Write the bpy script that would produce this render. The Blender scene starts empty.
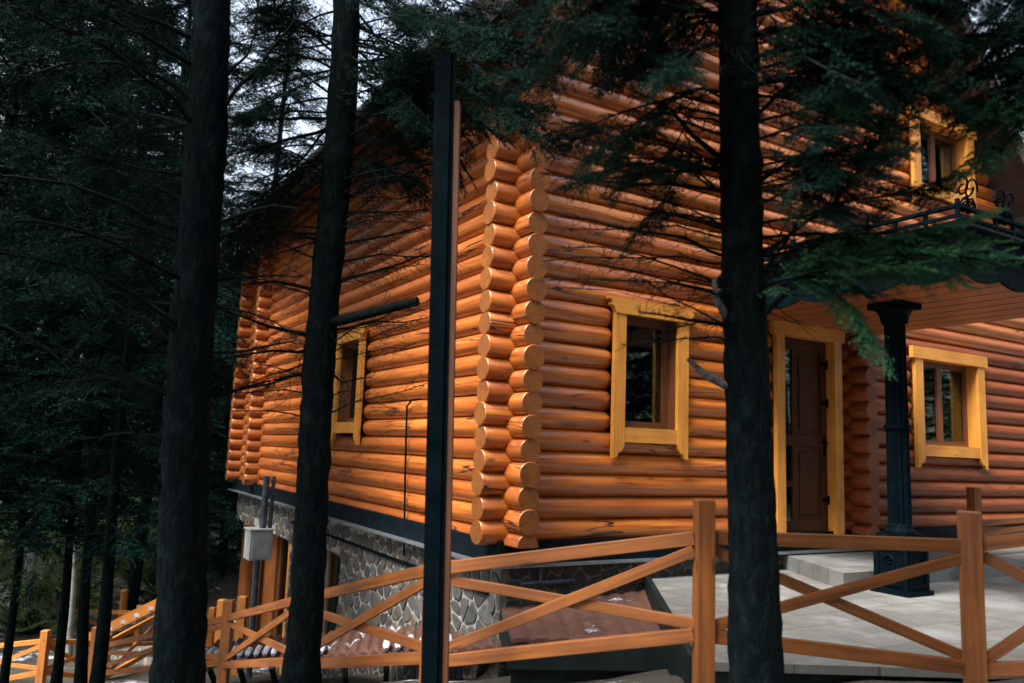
import bpy, math, random
import numpy as np
from mathutils import Vector, Matrix
random.seed(7); rng = np.random.default_rng(7)
SC = bpy.context.scene; COL = SC.collection
R = math.radians
# ------------------------------------------------------------------ camera, sky, sun, exposure
F = 796.; CX, CY = 512., 341.5; EYE = 1.25
_n = np.array([.0375, -1, 107 / F]); _n /= np.linalg.norm(_n)
_y = np.array([30 - CX, 0, F]); _y[1] = (_n[0] * _y[0] + _n[2] * F) / -_n[1]; _y /= np.linalg.norm(_y)
_x = np.cross(_y, _n); CM = np.array([_x, _y, _n])
def at(px, py, d):
    return CM @ np.array([(px - CX) / F * d, (py - CY) / F * d, d]) + np.array([0, 0, EYE])
def onp(px, py, ax, val):
    a = np.array([0, 0, EYE]); r = at(px, py, 1) - a
    return a + r * (val - a[ax]) / r[ax]
cam = bpy.data.cameras.new('camera'); co = bpy.data.objects.new('camera', cam); COL.objects.link(co)
cam.sensor_width = 36; cam.lens = F / 1024 * 36; cam.clip_end = 500; cam.clip_start = .05
rt, dn, fw = CM @ np.array([1., 0, 0]), CM @ np.array([0, 1., 0]), CM @ np.array([0, 0, 1.])
co.matrix_world = Matrix(((rt[0], -dn[0], -fw[0], 0), (rt[1], -dn[1], -fw[1], 0), (rt[2], -dn[2], -fw[2], EYE), (0, 0, 0, 1)))
SC.camera = co
cam.dof.use_dof = True; cam.dof.focus_distance = 7.5; cam.dof.aperture_fstop = 1.8
W = bpy.data.worlds.new('World'); SC.world = W; W.use_nodes = True
nt = W.node_tree; bg = nt.nodes['Background']
SUN_AZ, SUN_EL = (-.92, -.24), 58           # direction the light comes from (x, y), elevation
sky = nt.nodes.new('ShaderNodeTexSky'); sky.sky_type = 'NISHITA'; sky.sun_disc = False
sky.sun_elevation = R(SUN_EL); sky.sun_rotation = math.atan2(SUN_AZ[0], SUN_AZ[1]); sky.dust_density = 3; sky.air_density = 1.5
hs = nt.nodes.new('ShaderNodeHueSaturation'); hs.inputs['Saturation'].default_value = .6
nt.links.new(sky.outputs[0], hs.inputs['Color']); nt.links.new(hs.outputs[0], bg.inputs[0]); bg.inputs[1].default_value = .15
sl = bpy.data.lights.new('sun', 'SUN'); sl.energy = 5.0; sl.angle = R(28); sl.color = (1, .96, .92)
so = bpy.data.objects.new('sun', sl); COL.objects.link(so)
ce = math.cos(R(SUN_EL)); nn = math.hypot(*SUN_AZ)
so.rotation_euler = Vector((SUN_AZ[0] / nn * ce, SUN_AZ[1] / nn * ce, math.sin(R(SUN_EL)))).to_track_quat('Z', 'Y').to_euler()
VS = SC.view_settings; VS.view_transform = 'Standard'; VS.look = 'None'; VS.gamma = 1; VS.exposure = 1.42
SC.render.resolution_x = 1024; SC.render.resolution_y = 683
# ------------------------------------------------------------------ materials
MATS = {}
def mat(name, col, rough=.6, **k):
    m = bpy.data.materials.new(name); m.use_nodes = True; b = m.node_tree.nodes['Principled BSDF']
    b.inputs['Base Color'].default_value = (*col, 1); b.inputs['Roughness'].default_value = rough
    for a, v in k.items(): b.inputs[a.replace('_', ' ')].default_value = v
    MATS[name] = m; return m, m.node_tree, b
def N(t, kind, **k):
    n = t.nodes.new(kind)
    for a, v in k.items():
        if a in n.inputs: n.inputs[a].default_value = v
        else: setattr(n, a, v)
    return n
def mapping(t, coord='Object', scale=(1, 1, 1)):
    tc = N(t, 'ShaderNodeTexCoord'); mp = N(t, 'ShaderNodeMapping'); mp.inputs['Scale'].default_value = scale
    t.links.new(tc.outputs[coord], mp.inputs[0]); return mp.outputs[0]
def ramp(t, src, stops):
    r = N(t, 'ShaderNodeValToRGB'); e = r.color_ramp.elements
    while len(e) < len(stops): e.new(.5)
    for i, (p, c) in enumerate(stops):
        e[i].position = p; e[i].color = (*c, 1) if len(c) == 3 else c
    t.links.new(src, r.inputs[0]); return r.outputs[0]
def mix(t, fac, a, b, mode='MIX'):
    m = N(t, 'ShaderNodeMix', data_type='RGBA', blend_type=mode)
    for s, v in ((m.inputs[0], fac), (m.inputs[6], a), (m.inputs[7], b)):
        if hasattr(v, 'is_linked') or hasattr(v, 'links'): t.links.new(v, s)
        elif isinstance(v, (int, float)): s.default_value = v
        else: s.default_value = (*v, 1)
    return m.outputs[2]
def math_(t, op, a, b=0.):
    m = N(t, 'ShaderNodeMath', operation=op)
    for s, v in ((m.inputs[0], a), (m.inputs[1], b)):
        if isinstance(v, (int, float)): s.default_value = v
        else: t.links.new(v, s)
    return m.outputs[0]
def bump(t, b, h, strength=.3, dist=.01):
    n = N(t, 'ShaderNodeBump'); n.inputs['Strength'].default_value = strength; n.inputs['Distance'].default_value = dist
    t.links.new(h, n.inputs['Height']); t.links.new(n.outputs[0], b.inputs['Normal'])
def noise(t, vec, scale, detail=4, rough=.55):
    n = N(t, 'ShaderNodeTexNoise'); n.inputs['Scale'].default_value = scale; n.inputs['Detail'].default_value = detail
    n.inputs['Roughness'].default_value = rough; t.links.new(vec, n.inputs['Vector']); return n.outputs['Fac']

def wood_log(name, c1, c2, c3, rough=.33, coat=.8):
    m, t, b = mat(name, c1, rough); b.inputs['Coat Weight'].default_value = coat; b.inputs['Coat Roughness'].default_value = .27; b.inputs['Coat IOR'].default_value = 1.5; b.inputs['Specular IOR Level'].default_value = .3
    g = noise(t, mapping(t, 'UV', (1.2, 26, 1)), 1.0, 6)
    base = ramp(t, g, [(.3, c3), (.5, c1), (.72, c2)])
    big = noise(t, mapping(t, 'UV', (.35, 1.3, 1)), 1.0, 3)
    base = mix(t, ramp(t, big, [(.35, (0, 0, 0)), (.7, (.5, .5, .5))]), base, c3)
    at_ = N(t, 'ShaderNodeAttribute', attribute_name='tone')
    base = mix(t, at_.outputs['Fac'], base, c3, 'MIX')
    vo = N(t, 'ShaderNodeTexVoronoi', feature='F1'); vo.inputs['Scale'].default_value = 1; t.links.new(mapping(t, 'UV', (2.6, 6.5, 1)), vo.inputs['Vector'])
    kn = ramp(t, vo.outputs['Distance'], [(.0, (1, 1, 1)), (.07, (.85, .85, .85)), (.16, (0, 0, 0))])
    km = ramp(t, noise(t, mapping(t, 'UV', (1.1, 3, 1)), 1.7, 2), [(.45, (0, 0, 0)), (.52, (.85, .85, .85))])
    kk = math_(t, 'MULTIPLY', kn, km)
    base = mix(t, kk, base, (.09, .028, .01))
    cr = noise(t, mapping(t, 'UV', (.55, 7.5, 1)), 1.0, 5, .45)
    cr = math_(t, 'ABSOLUTE', math_(t, 'SUBTRACT', cr, .5))
    cl = ramp(t, cr, [(0, (1, 1, 1)), (.008, (.9, .9, .9)), (.015, (0, 0, 0))])
    cm = ramp(t, noise(t, mapping(t, 'UV', (.5, 1.1, 1)), 1.3, 2), [(.52, (0, 0, 0)), (.56, (1, 1, 1))])
    cc = math_(t, 'MULTIPLY', cl, cm)
    base = mix(t, cc, base, (.03, .01, .005))
    t.links.new(base, b.inputs['Base Color'])
    t.links.new(ramp(t, noise(t, mapping(t, 'UV', (2, 9, 1)), 1.5, 5), [(.3, (rough - .08,) * 3), (.7, (rough + .2,) * 3)]), b.inputs['Roughness'])
    bump(t, b, math_(t, 'SUBTRACT', math_(t, 'MULTIPLY', g, .35), cc), .6, .008); return m
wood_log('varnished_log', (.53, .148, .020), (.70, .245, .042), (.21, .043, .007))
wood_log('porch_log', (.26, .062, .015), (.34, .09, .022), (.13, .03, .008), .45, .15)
def wood(name, c1, c2, rough=.5, scale=(3, 3, 60), coat=0.0, knots=True):
    m, t, b = mat(name, c1, rough); b.inputs['Coat Weight'].default_value = coat
    g = noise(t, mapping(t, 'UV', (1.5, 30, 1)), 1.0, 6)
    base = ramp(t, g, [(.28, c2), (.62, c1)])
    if knots:
        vo = N(t, 'ShaderNodeTexVoronoi', feature='F1'); vo.inputs['Scale'].default_value = 1; t.links.new(mapping(t, 'UV', (2.2, 9, 1)), vo.inputs['Vector'])
        base = mix(t, ramp(t, vo.outputs['Distance'], [(.04, (.8, .8, .8)), (.13, (0, 0, 0))]), base, tuple(x * .3 for x in c2))
    w = noise(t, mapping(t, 'Object', (1, 1, 1)), 2.3, 4)
    base = mix(t, ramp(t, w, [(.4, (0, 0, 0)), (.75, (.55, .55, .55))]), base, tuple(x * .6 for x in c2))
    t.links.new(base, b.inputs['Base Color']); bump(t, b, g, .25, .004); return m
wood('casing_wood', (.68, .29, .045), (.50, .185, .026), .45, coat=.15)
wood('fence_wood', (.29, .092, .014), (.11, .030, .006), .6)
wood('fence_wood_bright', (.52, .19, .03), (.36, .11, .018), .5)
wood('brown_wood', (.17, .06, .02), (.10, .033, .012), .42)
wood('door_wood', (.075, .028, .010), (.042, .015, .006), .6, knots=False)
MATS['door_wood'].node_tree.nodes['Principled BSDF'].inputs['Specular IOR Level'].default_value = .15
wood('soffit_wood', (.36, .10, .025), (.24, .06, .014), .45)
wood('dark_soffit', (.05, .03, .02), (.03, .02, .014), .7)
wood('batten_wood', (.15, .055, .022), (.09, .032, .013), .6)
def endgrain():
    m, t, b = mat('log_end', (.5, .25, .08), .7); b.inputs['Specular IOR Level'].default_value = .2
    tc = N(t, 'ShaderNodeTexCoord'); ln = N(t, 'ShaderNodeVectorMath', operation='LENGTH'); t.links.new(tc.outputs['UV'], ln.inputs[0])
    nz = noise(t, tc.outputs['UV'], 9, 3)
    r = math_(t, 'ADD', ln.outputs['Value'], math_(t, 'MULTIPLY', nz, .03))
    s = math_(t, 'SINE', math_(t, 'MULTIPLY', r, 620.))
    at_ = N(t, 'ShaderNodeAttribute', attribute_name='tone')
    base = ramp(t, math_(t, 'ADD', math_(t, 'MULTIPLY', s, .3), noise(t, mapping(t), 7, 5, .7)), [(.34, (.08, .024, .006)), (.48, (.22, .068, .013)), (.74, (.36, .125, .024))])
    base = mix(t, math_(t, 'MULTIPLY', at_.outputs['Fac'], .9), base, (.22, .075, .02))
    # radial checks
    sp = N(t, 'ShaderNodeSeparateXYZ'); t.links.new(tc.outputs['UV'], sp.inputs[0])
    an = math_(t, 'ARCTAN2', sp.outputs[1], sp.outputs[0])
    k = math_(t, 'ABSOLUTE', math_(t, 'SINE', math_(t, 'ADD', math_(t, 'MULTIPLY', an, 1.5), math_(t, 'ADD', math_(t, 'MULTIPLY', at_.outputs['Fac'], 17.), math_(t, 'MULTIPLY', nz, .5)))))
    ck = ramp(t, k, [(.02, (.95, .95, .95)), (.08, (0, 0, 0))])
    base = mix(t, ck, base, (.05, .018, .008))
    t.links.new(base, b.inputs['Base Color']); bump(t, b, math_(t, 'ADD', s, nz), .25, .003)
endgrain()
def stone(name, cols, mortar, sc=3.2, w=.05, tint=1.0):
    m, t, b = mat(name, cols[0], .75)
    mp = mapping(t, 'Object', (1, 1, 1)); nz = N(t, 'ShaderNodeTexNoise'); nz.inputs['Scale'].default_value = 3; t.links.new(mp, nz.inputs['Vector'])
    v = N(t, 'ShaderNodeMixRGB'); v.inputs[0].default_value = .05; t.links.new(mp, v.inputs[1]); t.links.new(nz.outputs['Color'], v.inputs[2])
    a = N(t, 'ShaderNodeTexVoronoi', feature='DISTANCE_TO_EDGE'); a.inputs['Scale'].default_value = sc; t.links.new(v.outputs[0], a.inputs['Vector'])
    c = N(t, 'ShaderNodeTexVoronoi', feature='F1'); c.inputs['Scale'].default_value = sc; t.links.new(v.outputs[0], c.inputs['Vector'])
    sp = N(t, 'ShaderNodeSeparateColor'); t.links.new(c.outputs['Color'], sp.inputs[0])
    base = ramp(t, sp.outputs[0], [(i / (len(cols) - 1), q) for i, q in enumerate(cols)])
    n2 = noise(t, mp, 14, 6, .7); base = mix(t, ramp(t, n2, [(.3, (.65,) * 3), (.7, (0, 0, 0))]), base, (.03, .03, .028))
    e = ramp(t, a.outputs['Distance'], [(w * .6, (1, 1, 1)), (w, (0, 0, 0))])
    base = mix(t, e, base, mix(t, n2, mortar, tuple(x * .5 for x in mortar)))
    t.links.new(base, b.inputs['Base Color'])
    h = ramp(t, a.outputs['Distance'], [(w * .5, (0,) * 3), (w * 2.5, (.8,) * 3), (.5, (1,) * 3)])
    bump(t, b, math_(t, 'ADD', h, math_(t, 'MULTIPLY', n2, .5)), .8, .03)
def simple_noise(name, c1, c2, rough, sc, detail=5, bs=.3, bd=.01, **k):
    m, t, b = mat(name, c1, rough, **k); n = noise(t, mapping(t), sc, detail, .65)
    t.links.new(ramp(t, n, [(.35, c1), (.65, c2)]), b.inputs['Base Color']); bump(t, b, n, bs, bd)
def stone_face(name, cols, dark):
    m, t, b = mat(name, cols[0], .7); a = N(t, 'ShaderNodeAttribute', attribute_name='tone'); mp = mapping(t)
    n2 = noise(t, mp, 13, 6, .7); n1 = noise(t, mapping(t, 'Object', (3, 3, 9)), 1, 4)
    base = ramp(t, math_(t, 'ADD', a.outputs['Fac'], math_(t, 'MULTIPLY', math_(t, 'SUBTRACT', n1, .5), .35)), [(i / (len(cols) - 1), q) for i, q in enumerate(cols)])
    base = mix(t, ramp(t, n2, [(.38, (.75,) * 3), (.68, (0, 0, 0))]), base, dark)
    t.links.new(base, b.inputs['Base Color']); bump(t, b, n2, .8, .02)
stone_face('stone_face', [(.05, .052, .05), (.13, .10, .065), (.07, .08, .088), (.18, .145, .095), (.04, .045, .05), (.11, .115, .115)], (.035, .035, .033))
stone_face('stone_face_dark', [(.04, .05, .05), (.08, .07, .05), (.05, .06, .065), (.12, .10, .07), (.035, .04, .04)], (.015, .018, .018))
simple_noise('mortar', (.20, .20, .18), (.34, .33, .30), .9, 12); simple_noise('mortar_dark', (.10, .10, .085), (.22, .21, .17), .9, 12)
stone('rubble_stone', [(.10, .10, .095), (.24, .19, .14), (.14, .15, .155), (.30, .26, .20), (.08, .085, .09)], (.36, .35, .31), 5.2, .05)
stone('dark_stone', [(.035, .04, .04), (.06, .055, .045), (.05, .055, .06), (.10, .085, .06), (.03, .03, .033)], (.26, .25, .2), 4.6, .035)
simple_noise('sill_black', (.003, .006, .009), (.006, .011, .014), .5, 6, Specular_IOR_Level=.04)
simple_noise('flashing_metal', (.16, .18, .19), (.26, .28, .3), .35, 8, Metallic=.6)
simple_noise('black_metal', (.0008, .0035, .005), (.002, .006, .009), .5, 9, Specular_IOR_Level=.03)
simple_noise('roof_metal', (.02, .03, .03), (.05, .06, .06), .5, 4)
simple_noise('grey_paint', (.40, .43, .43), (.52, .55, .55), .45, 7)
simple_noise('pipe_grey', (.03, .05, .07), (.12, .15, .18), .4, 9, Metallic=.3)
simple_noise('snow', (.34, .34, .40), (.60, .60, .66), .5, 9, bd=.03)
simple_noise('dark_steel', (.003, .008, .008), (.008, .014, .013), .55, 5, Specular_IOR_Level=.2)
simple_noise('limb_bark', (.003, .006, .006), (.010, .013, .012), .9, 30, bs=.6, Specular_IOR_Level=.04)
simple_noise('lichen_branch', (.02, .025, .028), (.16, .17, .18), .85, 26, bs=.6)
simple_noise('pale_bark', (.10, .12, .115), (.30, .33, .31), .8, 8)
simple_noise('curtain', (.03, .03, .03), (.06, .06, .06), .9, 3)
def bark():
    m, t, b = mat('fir_bark', (.02, .02, .02), .95); b.inputs['Specular IOR Level'].default_value = .08
    v = N(t, 'ShaderNodeTexVoronoi', feature='F1'); v.inputs['Scale'].default_value = 1; t.links.new(mapping(t, 'Object', (75, 75, 26)), v.inputs['Vector'])
    n = noise(t, mapping(t, 'Object', (34, 34, 9)), 1, 8, .72); n3 = noise(t, mapping(t), 5, 4)
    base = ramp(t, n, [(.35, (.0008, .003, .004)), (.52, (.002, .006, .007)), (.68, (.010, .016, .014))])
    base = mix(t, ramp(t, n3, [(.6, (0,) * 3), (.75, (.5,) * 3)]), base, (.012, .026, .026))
    t.links.new(base, b.inputs['Base Color']); bump(t, b, math_(t, 'ADD', math_(t, 'MULTIPLY', v.outputs['Distance'], .35), n), .9, .02)
bark()
def foliage(name, c1, c2, c3):
    m, t, b = mat(name, c1, .75)
    n = noise(t, mapping(t), 1.7, 3); n2 = noise(t, mapping(t), 40, 2)
    base = ramp(t, n, [(.3, c1), (.55, c2), (.75, c3)])
    base = mix(t, n2, base, tuple(x * .5 for x in c1), 'MIX')
    t.links.new(base, b.inputs['Base Color']); b.inputs['Specular IOR Level'].default_value = .05
foliage('fir_needles', (.003, .017, .013), (.006, .028, .017), (.012, .045, .018))
foliage('bright_needles', (.03, .11, .055), (.055, .16, .07), (.10, .22, .07))
foliage('far_needles', (.002, .016, .014), (.005, .028, .022), (.012, .046, .031))
foliage('bush_leaves', (.06, .10, .04), (.10, .15, .06), (.15, .19, .08))
def paving():
    m, t, b = mat('stone_paving', (.3, .3, .29), .55)
    br = N(t, 'ShaderNodeTexBrick'); br.inputs['Scale'].default_value = 1; br.inputs['Mortar Size'].default_value = .006
    br.inputs['Brick Width'].default_value = .6; br.inputs['Row Height'].default_value = .3
    br.inputs['Color1'].default_value = (.19, .19, .175, 1); br.inputs['Color2'].default_value = (.13, .133, .125, 1); br.inputs['Mortar'].default_value = (.07, .07, .065, 1)
    t.links.new(mapping(t), br.inputs['Vector'])
    n = noise(t, mapping(t), 3, 7, .7)
    base = mix(t, ramp(t, n, [(.4, (0,) * 3), (.7, (.8,) * 3)]), br.outputs['Color'], (.09, .088, .075))
    base = mix(t, ramp(t, noise(t, mapping(t), 1.3, 5, .6), [(.5, (0,) * 3), (.62, (.65,) * 3)]), base, (.27, .28, .28))
    deb = ramp(t, noise(t, mapping(t, 'Object', (1, 1, 1)), 38, 4, .8), [(.60, (0,) * 3), (.66, (.8,) * 3)])
    base = mix(t, deb, base, (.045, .035, .02))
    t.links.new(base, b.inputs['Base Color'])
    t.links.new(ramp(t, n, [(.3, (.3,) * 3), (.7, (.7,) * 3)]), b.inputs['Roughness']); bump(t, b, n, .2, .01)
paving()
def snowy(name, c1, c2, sc, th, bs=.05):
    m, t, b = mat(name, c1, .8); n = noise(t, mapping(t), 9, 7, .75); s = noise(t, mapping(t), sc, 6, .62)
    base = ramp(t, n, [(.3, c1), (.7, c2)])
    f = ramp(t, math_(t, 'ADD', s, math_(t, 'MULTIPLY', math_(t, 'SUBTRACT', n, .5), .35)), [(th, (0,) * 3), (th + .06, (1,) * 3)])
    t.links.new(mix(t, f, base, (.6, .61, .67)), b.inputs['Base Color'])
    bump(t, b, math_(t, 'ADD', n, math_(t, 'MULTIPLY', f, .8)), .8, bs); return m
snowy('forest_floor', (.018, .02, .014), (.06, .05, .032), 1.1, .57)
snowy('tile_sheet', (.03, .013, .009), (.10, .034, .016), 2.1, .60, .02)
def glass():
    m = bpy.data.materials.new('window_glass'); m.use_nodes = True; t = m.node_tree; t.nodes.clear()
    o = N(t, 'ShaderNodeOutputMaterial'); g = N(t, 'ShaderNodeBsdfGlossy'); g.inputs['Roughness'].default_value = .02; g.inputs['Color'].default_value = (.8, .9, .9, 1)
    tr = N(t, 'ShaderNodeBsdfTransparent'); tr.inputs['Color'].default_value = (.55, .62, .6, 1); mx = N(t, 'ShaderNodeMixShader')
    fr = N(t, 'ShaderNodeFresnel'); fr.inputs[0].default_value = 1.5
    t.links.new(math_(t, 'ADD', math_(t, 'MULTIPLY', fr.outputs[0], .9), .0), mx.inputs[0]); t.links.new(tr.outputs[0], mx.inputs[1]); t.links.new(g.outputs[0], mx.inputs[2]); t.links.new(mx.outputs[0], o.inputs[0])
    MATS['window_glass'] = m
glass()
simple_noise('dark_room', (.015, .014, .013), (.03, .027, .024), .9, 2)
simple_noise('brown_paint', (.05, .016, .008), (.07, .024, .012), .5, 3)

# ------------------------------------------------------------------ mesh building
class MB:
    def __init__(s): s.v = []; s.f = []; s.m = []; s.uv = []; s.t = []; s.sm = []
    def poly(s, pts, uvs=None, mi=0, tone=0., smooth=False):
        b = len(s.v); s.v += [tuple(p) for p in pts]; s.f.append(tuple(range(b, b + len(pts)))); s.m.append(mi); s.sm.append(smooth)
        s.uv += list(uvs) if uvs else [(0, 0)] * len(pts); s.t += [tone] * len(pts)
    def hexa(s, P, mi=0, L=None):
        # P: 8 corners, 0-3 bottom ring, 4-7 top ring ; long axis along 0->1
        P = [np.array(p, float) for p in P]; o = random.random() * 50; q = random.random() * 50
        for idx in ((3, 2, 1, 0), (4, 5, 6, 7), (0, 1, 5, 4), (1, 2, 6, 5), (2, 3, 7, 6), (3, 0, 4, 7)):
            pts = [P[i] for i in idx]; e1 = np.linalg.norm(pts[1] - pts[0]); e2 = np.linalg.norm(pts[2] - pts[1])
            if e1 >= e2: uv = [(o, q), (o + e1, q), (o + e1, q + e2), (o, q + e2)]
            else: uv = [(o, q), (o, q + e1), (o + e2, q + e1), (o + e2, q)]
            s.poly(pts, uv, mi)
    def box(s, lo, hi, mi=0):
        x0, y0, z0 = lo; x1, y1, z1 = hi
        s.hexa([(x0, y0, z0), (x1, y0, z0), (x1, y1, z0), (x0, y1, z0), (x0, y0, z1), (x1, y0, z1), (x1, y1, z1), (x0, y1, z1)], mi)
    def bar(s, a, b, w, h, mi=0, up=(0, 0, 1)):
        a = np.array(a, float); b = np.array(b, float); d = b - a; d /= np.linalg.norm(d); u = np.array(up, float)
        sd = np.cross(d, u); sd /= np.linalg.norm(sd); u = np.cross(sd, d)
        o = [-sd * w / 2 - u * h / 2, sd * w / 2 - u * h / 2, sd * w / 2 + u * h / 2, -sd * w / 2 + u * h / 2]
        A = [a + x for x in o]; B = [b + x for x in o]
        s.hexa([A[0], B[0], B[1], A[1], A[3], B[3], B[2], A[2]], mi)
    def post(s, c, z0, z1, w, rot=0, mi=0, cham=0.0):
        c = np.array(c[:2]); rr = [c + np.array([math.cos(rot + R(45 + 90 * k)), math.sin(rot + R(45 + 90 * k))]) * w / 2 * 1.41421 for k in range(4)]
        r2 = [c + (p - c) * .93 for p in rr]
        s.hexa([(*p, z0) for p in rr] + [(*p, z1) for p in rr], mi)
        s.hexa([(*p, z1) for p in rr] + [(*p, z1 + .008) for p in r2], mi)
    def prism(s, pts, dvec, mi=0):
        pts = [np.array(p, float) for p in pts]; dv = np.array(dvec, float); q = [p + dv for p in pts]
        A_ = np.array(pts + q); ex = A_.max(0) - A_.min(0); o = random.random() * 50
        def uvs(pp):
            if ex[2] > max(ex[0], ex[1]): return [(float(p[2]) + o, float(p[0] + p[1])) for p in pp]
            return [(float(p[0] + p[1]) + o, float(p[2])) for p in pp]
        s.poly(pts[::-1], uvs(pts[::-1]), mi); s.poly(q, uvs(q), mi)
        for i in range(len(pts)):
            j = (i + 1) % len(pts); s.poly([pts[i], pts[j], q[j], q[i]], uvs([pts[i], pts[j], q[j], q[i]]), mi)
    def tube(s, path, rad, n=8, mi=0, cap=True, uvs=1.0, smooth=True):
        path = [np.array(p, float) for p in path]; rings = []; d0 = None; L = 0
        if not hasattr(rad, '__len__'): rad = [rad] * len(path)
        o = random.random() * 40; side = None
        for i, p in enumerate(path):
            d = path[min(i + 1, len(path) - 1)] - path[max(i - 1, 0)]; d /= np.linalg.norm(d) + 1e-9
            if side is None:
                side = np.cross(d, (0, 0, 1)) if abs(d[2]) < .9 else np.cross(d, (0, 1, 0))
            side = side - d * np.dot(side, d); side /= np.linalg.norm(side); u = np.cross(side, d)
            if i: L += np.linalg.norm(p - path[i - 1])
            rings.append(([p + (side * math.cos(a) + u * math.sin(a)) * rad[i] for a in [2 * math.pi * k / n for k in range(n)]], L))
        for i in range(len(rings) - 1):
            (A, la), (B, lb) = rings[i], rings[i + 1]; r_ = rad[i]
            for k in range(n):
                j = (k + 1) % n; v0, v1 = 2 * math.pi * r_ * k / n + o, 2 * math.pi * r_ * (k + 1) / n + o
                s.poly([A[k], B[k], B[j], A[j]][::-1], [(la + o, v0), (lb + o, v0), (lb + o, v1), (la + o, v1)][::-1], mi, smooth=smooth)
        if cap: s.poly(rings[0][0], None, mi); s.poly(rings[-1][0][::-1], None, mi)
    def build(s, name, mats, parent=None, origin=None, weld=False):
        if isinstance(mats, str): mats = [mats]
        o = np.array(origin if origin is not None else (parent['_o'] if parent is not None else (0, 0, 0)), float)
        me = bpy.data.meshes.new(name); v = np.array(s.v, float) - o
        me.from_pydata(v.tolist(), [], s.f); me.polygons.foreach_set('material_index', s.m); me.polygons.foreach_set('use_smooth', s.sm)
        uv = me.uv_layers.new(name='UVMap'); uv.data.foreach_set('uv', np.array(s.uv, np.float32).ravel())
        if any(s.t):
            a = me.attributes.new('tone', 'FLOAT', 'CORNER'); a.data.foreach_set('value', np.array(s.t, np.float32))
        for m in mats: me.materials.append(MATS[m])
        if weld:
            import bmesh
            bm = bmesh.new(); bm.from_mesh(me); bmesh.ops.remove_doubles(bm, verts=bm.verts, dist=1e-5); bm.to_mesh(me); bm.free()
        me.update(); ob = link(name, me, parent, o)
        if weld is True:
            bv = ob.modifiers.new('edge', 'BEVEL'); bv.width = .004; bv.segments = 2; bv.limit_method = 'ANGLE'
        return ob
def link(name, me, parent, o):
    ob = bpy.data.objects.new(name, me); COL.objects.link(ob)
    if parent is not None: ob.parent = parent
    else: ob.location = o
    ORG[ob] = o; ob['_o'] = list(map(float, o)); return ob
ORG = {}
def tag(o, label=None, cat=None, group=None, kind=None):
    if label: o['label'] = label
    if cat: o['category'] = cat
    if group: o['group'] = group
    if kind: o['kind'] = kind
    return o
def thing(name, loc, label, cat, group=None):
    o = bpy.data.objects.new(name, None); COL.objects.link(o); o.location = loc; o.empty_display_size = .2
    o['_o'] = list(map(float, loc)); return tag(o, label, cat, group)
def copy_tree(o, parent=None):
    c = o.copy(); COL.objects.link(c)
    if parent is not None: c.parent = parent
    for ch in list(o.children): copy_tree(ch, c)
    return c
# ------------------------------------------------------------------ ground
def Hh(x, y):
    d = .512 * x + .859 * y; l = .859 * x - .512 * y
    t = -(l + .43) * .54 + (d - 4.34) * .84
    h = np.where(t > 0, -.14 - .255 * np.minimum(t, 8.5), -.14 + np.minimum(.14, -t * .09))
    h = h + np.where(t > 15, (t - 15) * .22, 0)
    h = h - np.clip(-1.2 - l, 0, 30) * .1 * np.clip((9 - d) / 4, 0, 1)
    h = h + .05 * np.sin(x * 1.7 + y) * np.cos(y * 1.3) + .03 * np.sin(x * 4.1) * np.sin(y * 3.7)
    return h
def ground():
    xs = np.concatenate([np.linspace(-160, -14, 40), np.arange(-13.7, 16, .25), np.linspace(16.5, 160, 40)])
    ys = np.concatenate([np.linspace(-120, -5, 30), np.arange(-4.7, 24, .25), np.linspace(24.5, 200, 45)])
    X, Y = np.meshgrid(xs, ys); Z = Hh(X, Y); nx = len(xs); ny = len(ys)
    v = np.stack([X, Y, Z], -1).reshape(-1, 3)
    f = [(j * nx + i, j * nx + i + 1, (j + 1) * nx + i + 1, (j + 1) * nx + i) for j in range(ny - 1) for i in range(nx - 1)]
    me = bpy.data.meshes.new('ground'); me.from_pydata(v.tolist(), [], f); me.polygons.foreach_set('use_smooth', [True] * len(f)); me.materials.append(MATS['forest_floor'])
    o = bpy.data.objects.new('ground', me); COL.objects.link(o); tag(o, kind='structure')
ground()
T = .08
def slab(name, pts, z0, z1, m, **k):
    b = MB(); b.prism([(p[0], p[1], z0) for p in pts], (0, 0, z1 - z0)); o = b.build(name, m); tag(o, **k); return o
e1, e2 = onp(645, 575, 2, T), onp(677, 632, 2, T)
FC = onp(985, 668, 2, T)
dA = (e2 - e1) / np.linalg.norm(e2 - e1)
eA = e2 + dA * .75
slab('terrace_paving', [eA, FC + np.array([.0, -.05, 0]), (9, 1.4, 0), (16, 1.4, 0), (16, 6.0, 0), (e1[0] - .02, 6.0, 0), e1], T - .05, T, 'stone_paving', kind='structure')
slab('terrace_base', [eA * .985 + np.array([.08, .04, 0]), FC + np.array([.04, .02, 0]), (9, 1.46, 0), (15.9, 1.46, 0), (15.9, 5.95, 0), (e1[0] + .04, 5.95, 0)], -.6, T - .054, 'dark_steel', kind='structure')
b = MB(); b.bar((*(e1 - dA * .0)[:2], T - .14), (*(eA)[:2], T - .14), .05, .34); b.build('terrace_kerb', 'dark_steel'); tag(bpy.data.objects['terrace_kerb'], kind='structure')

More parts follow.
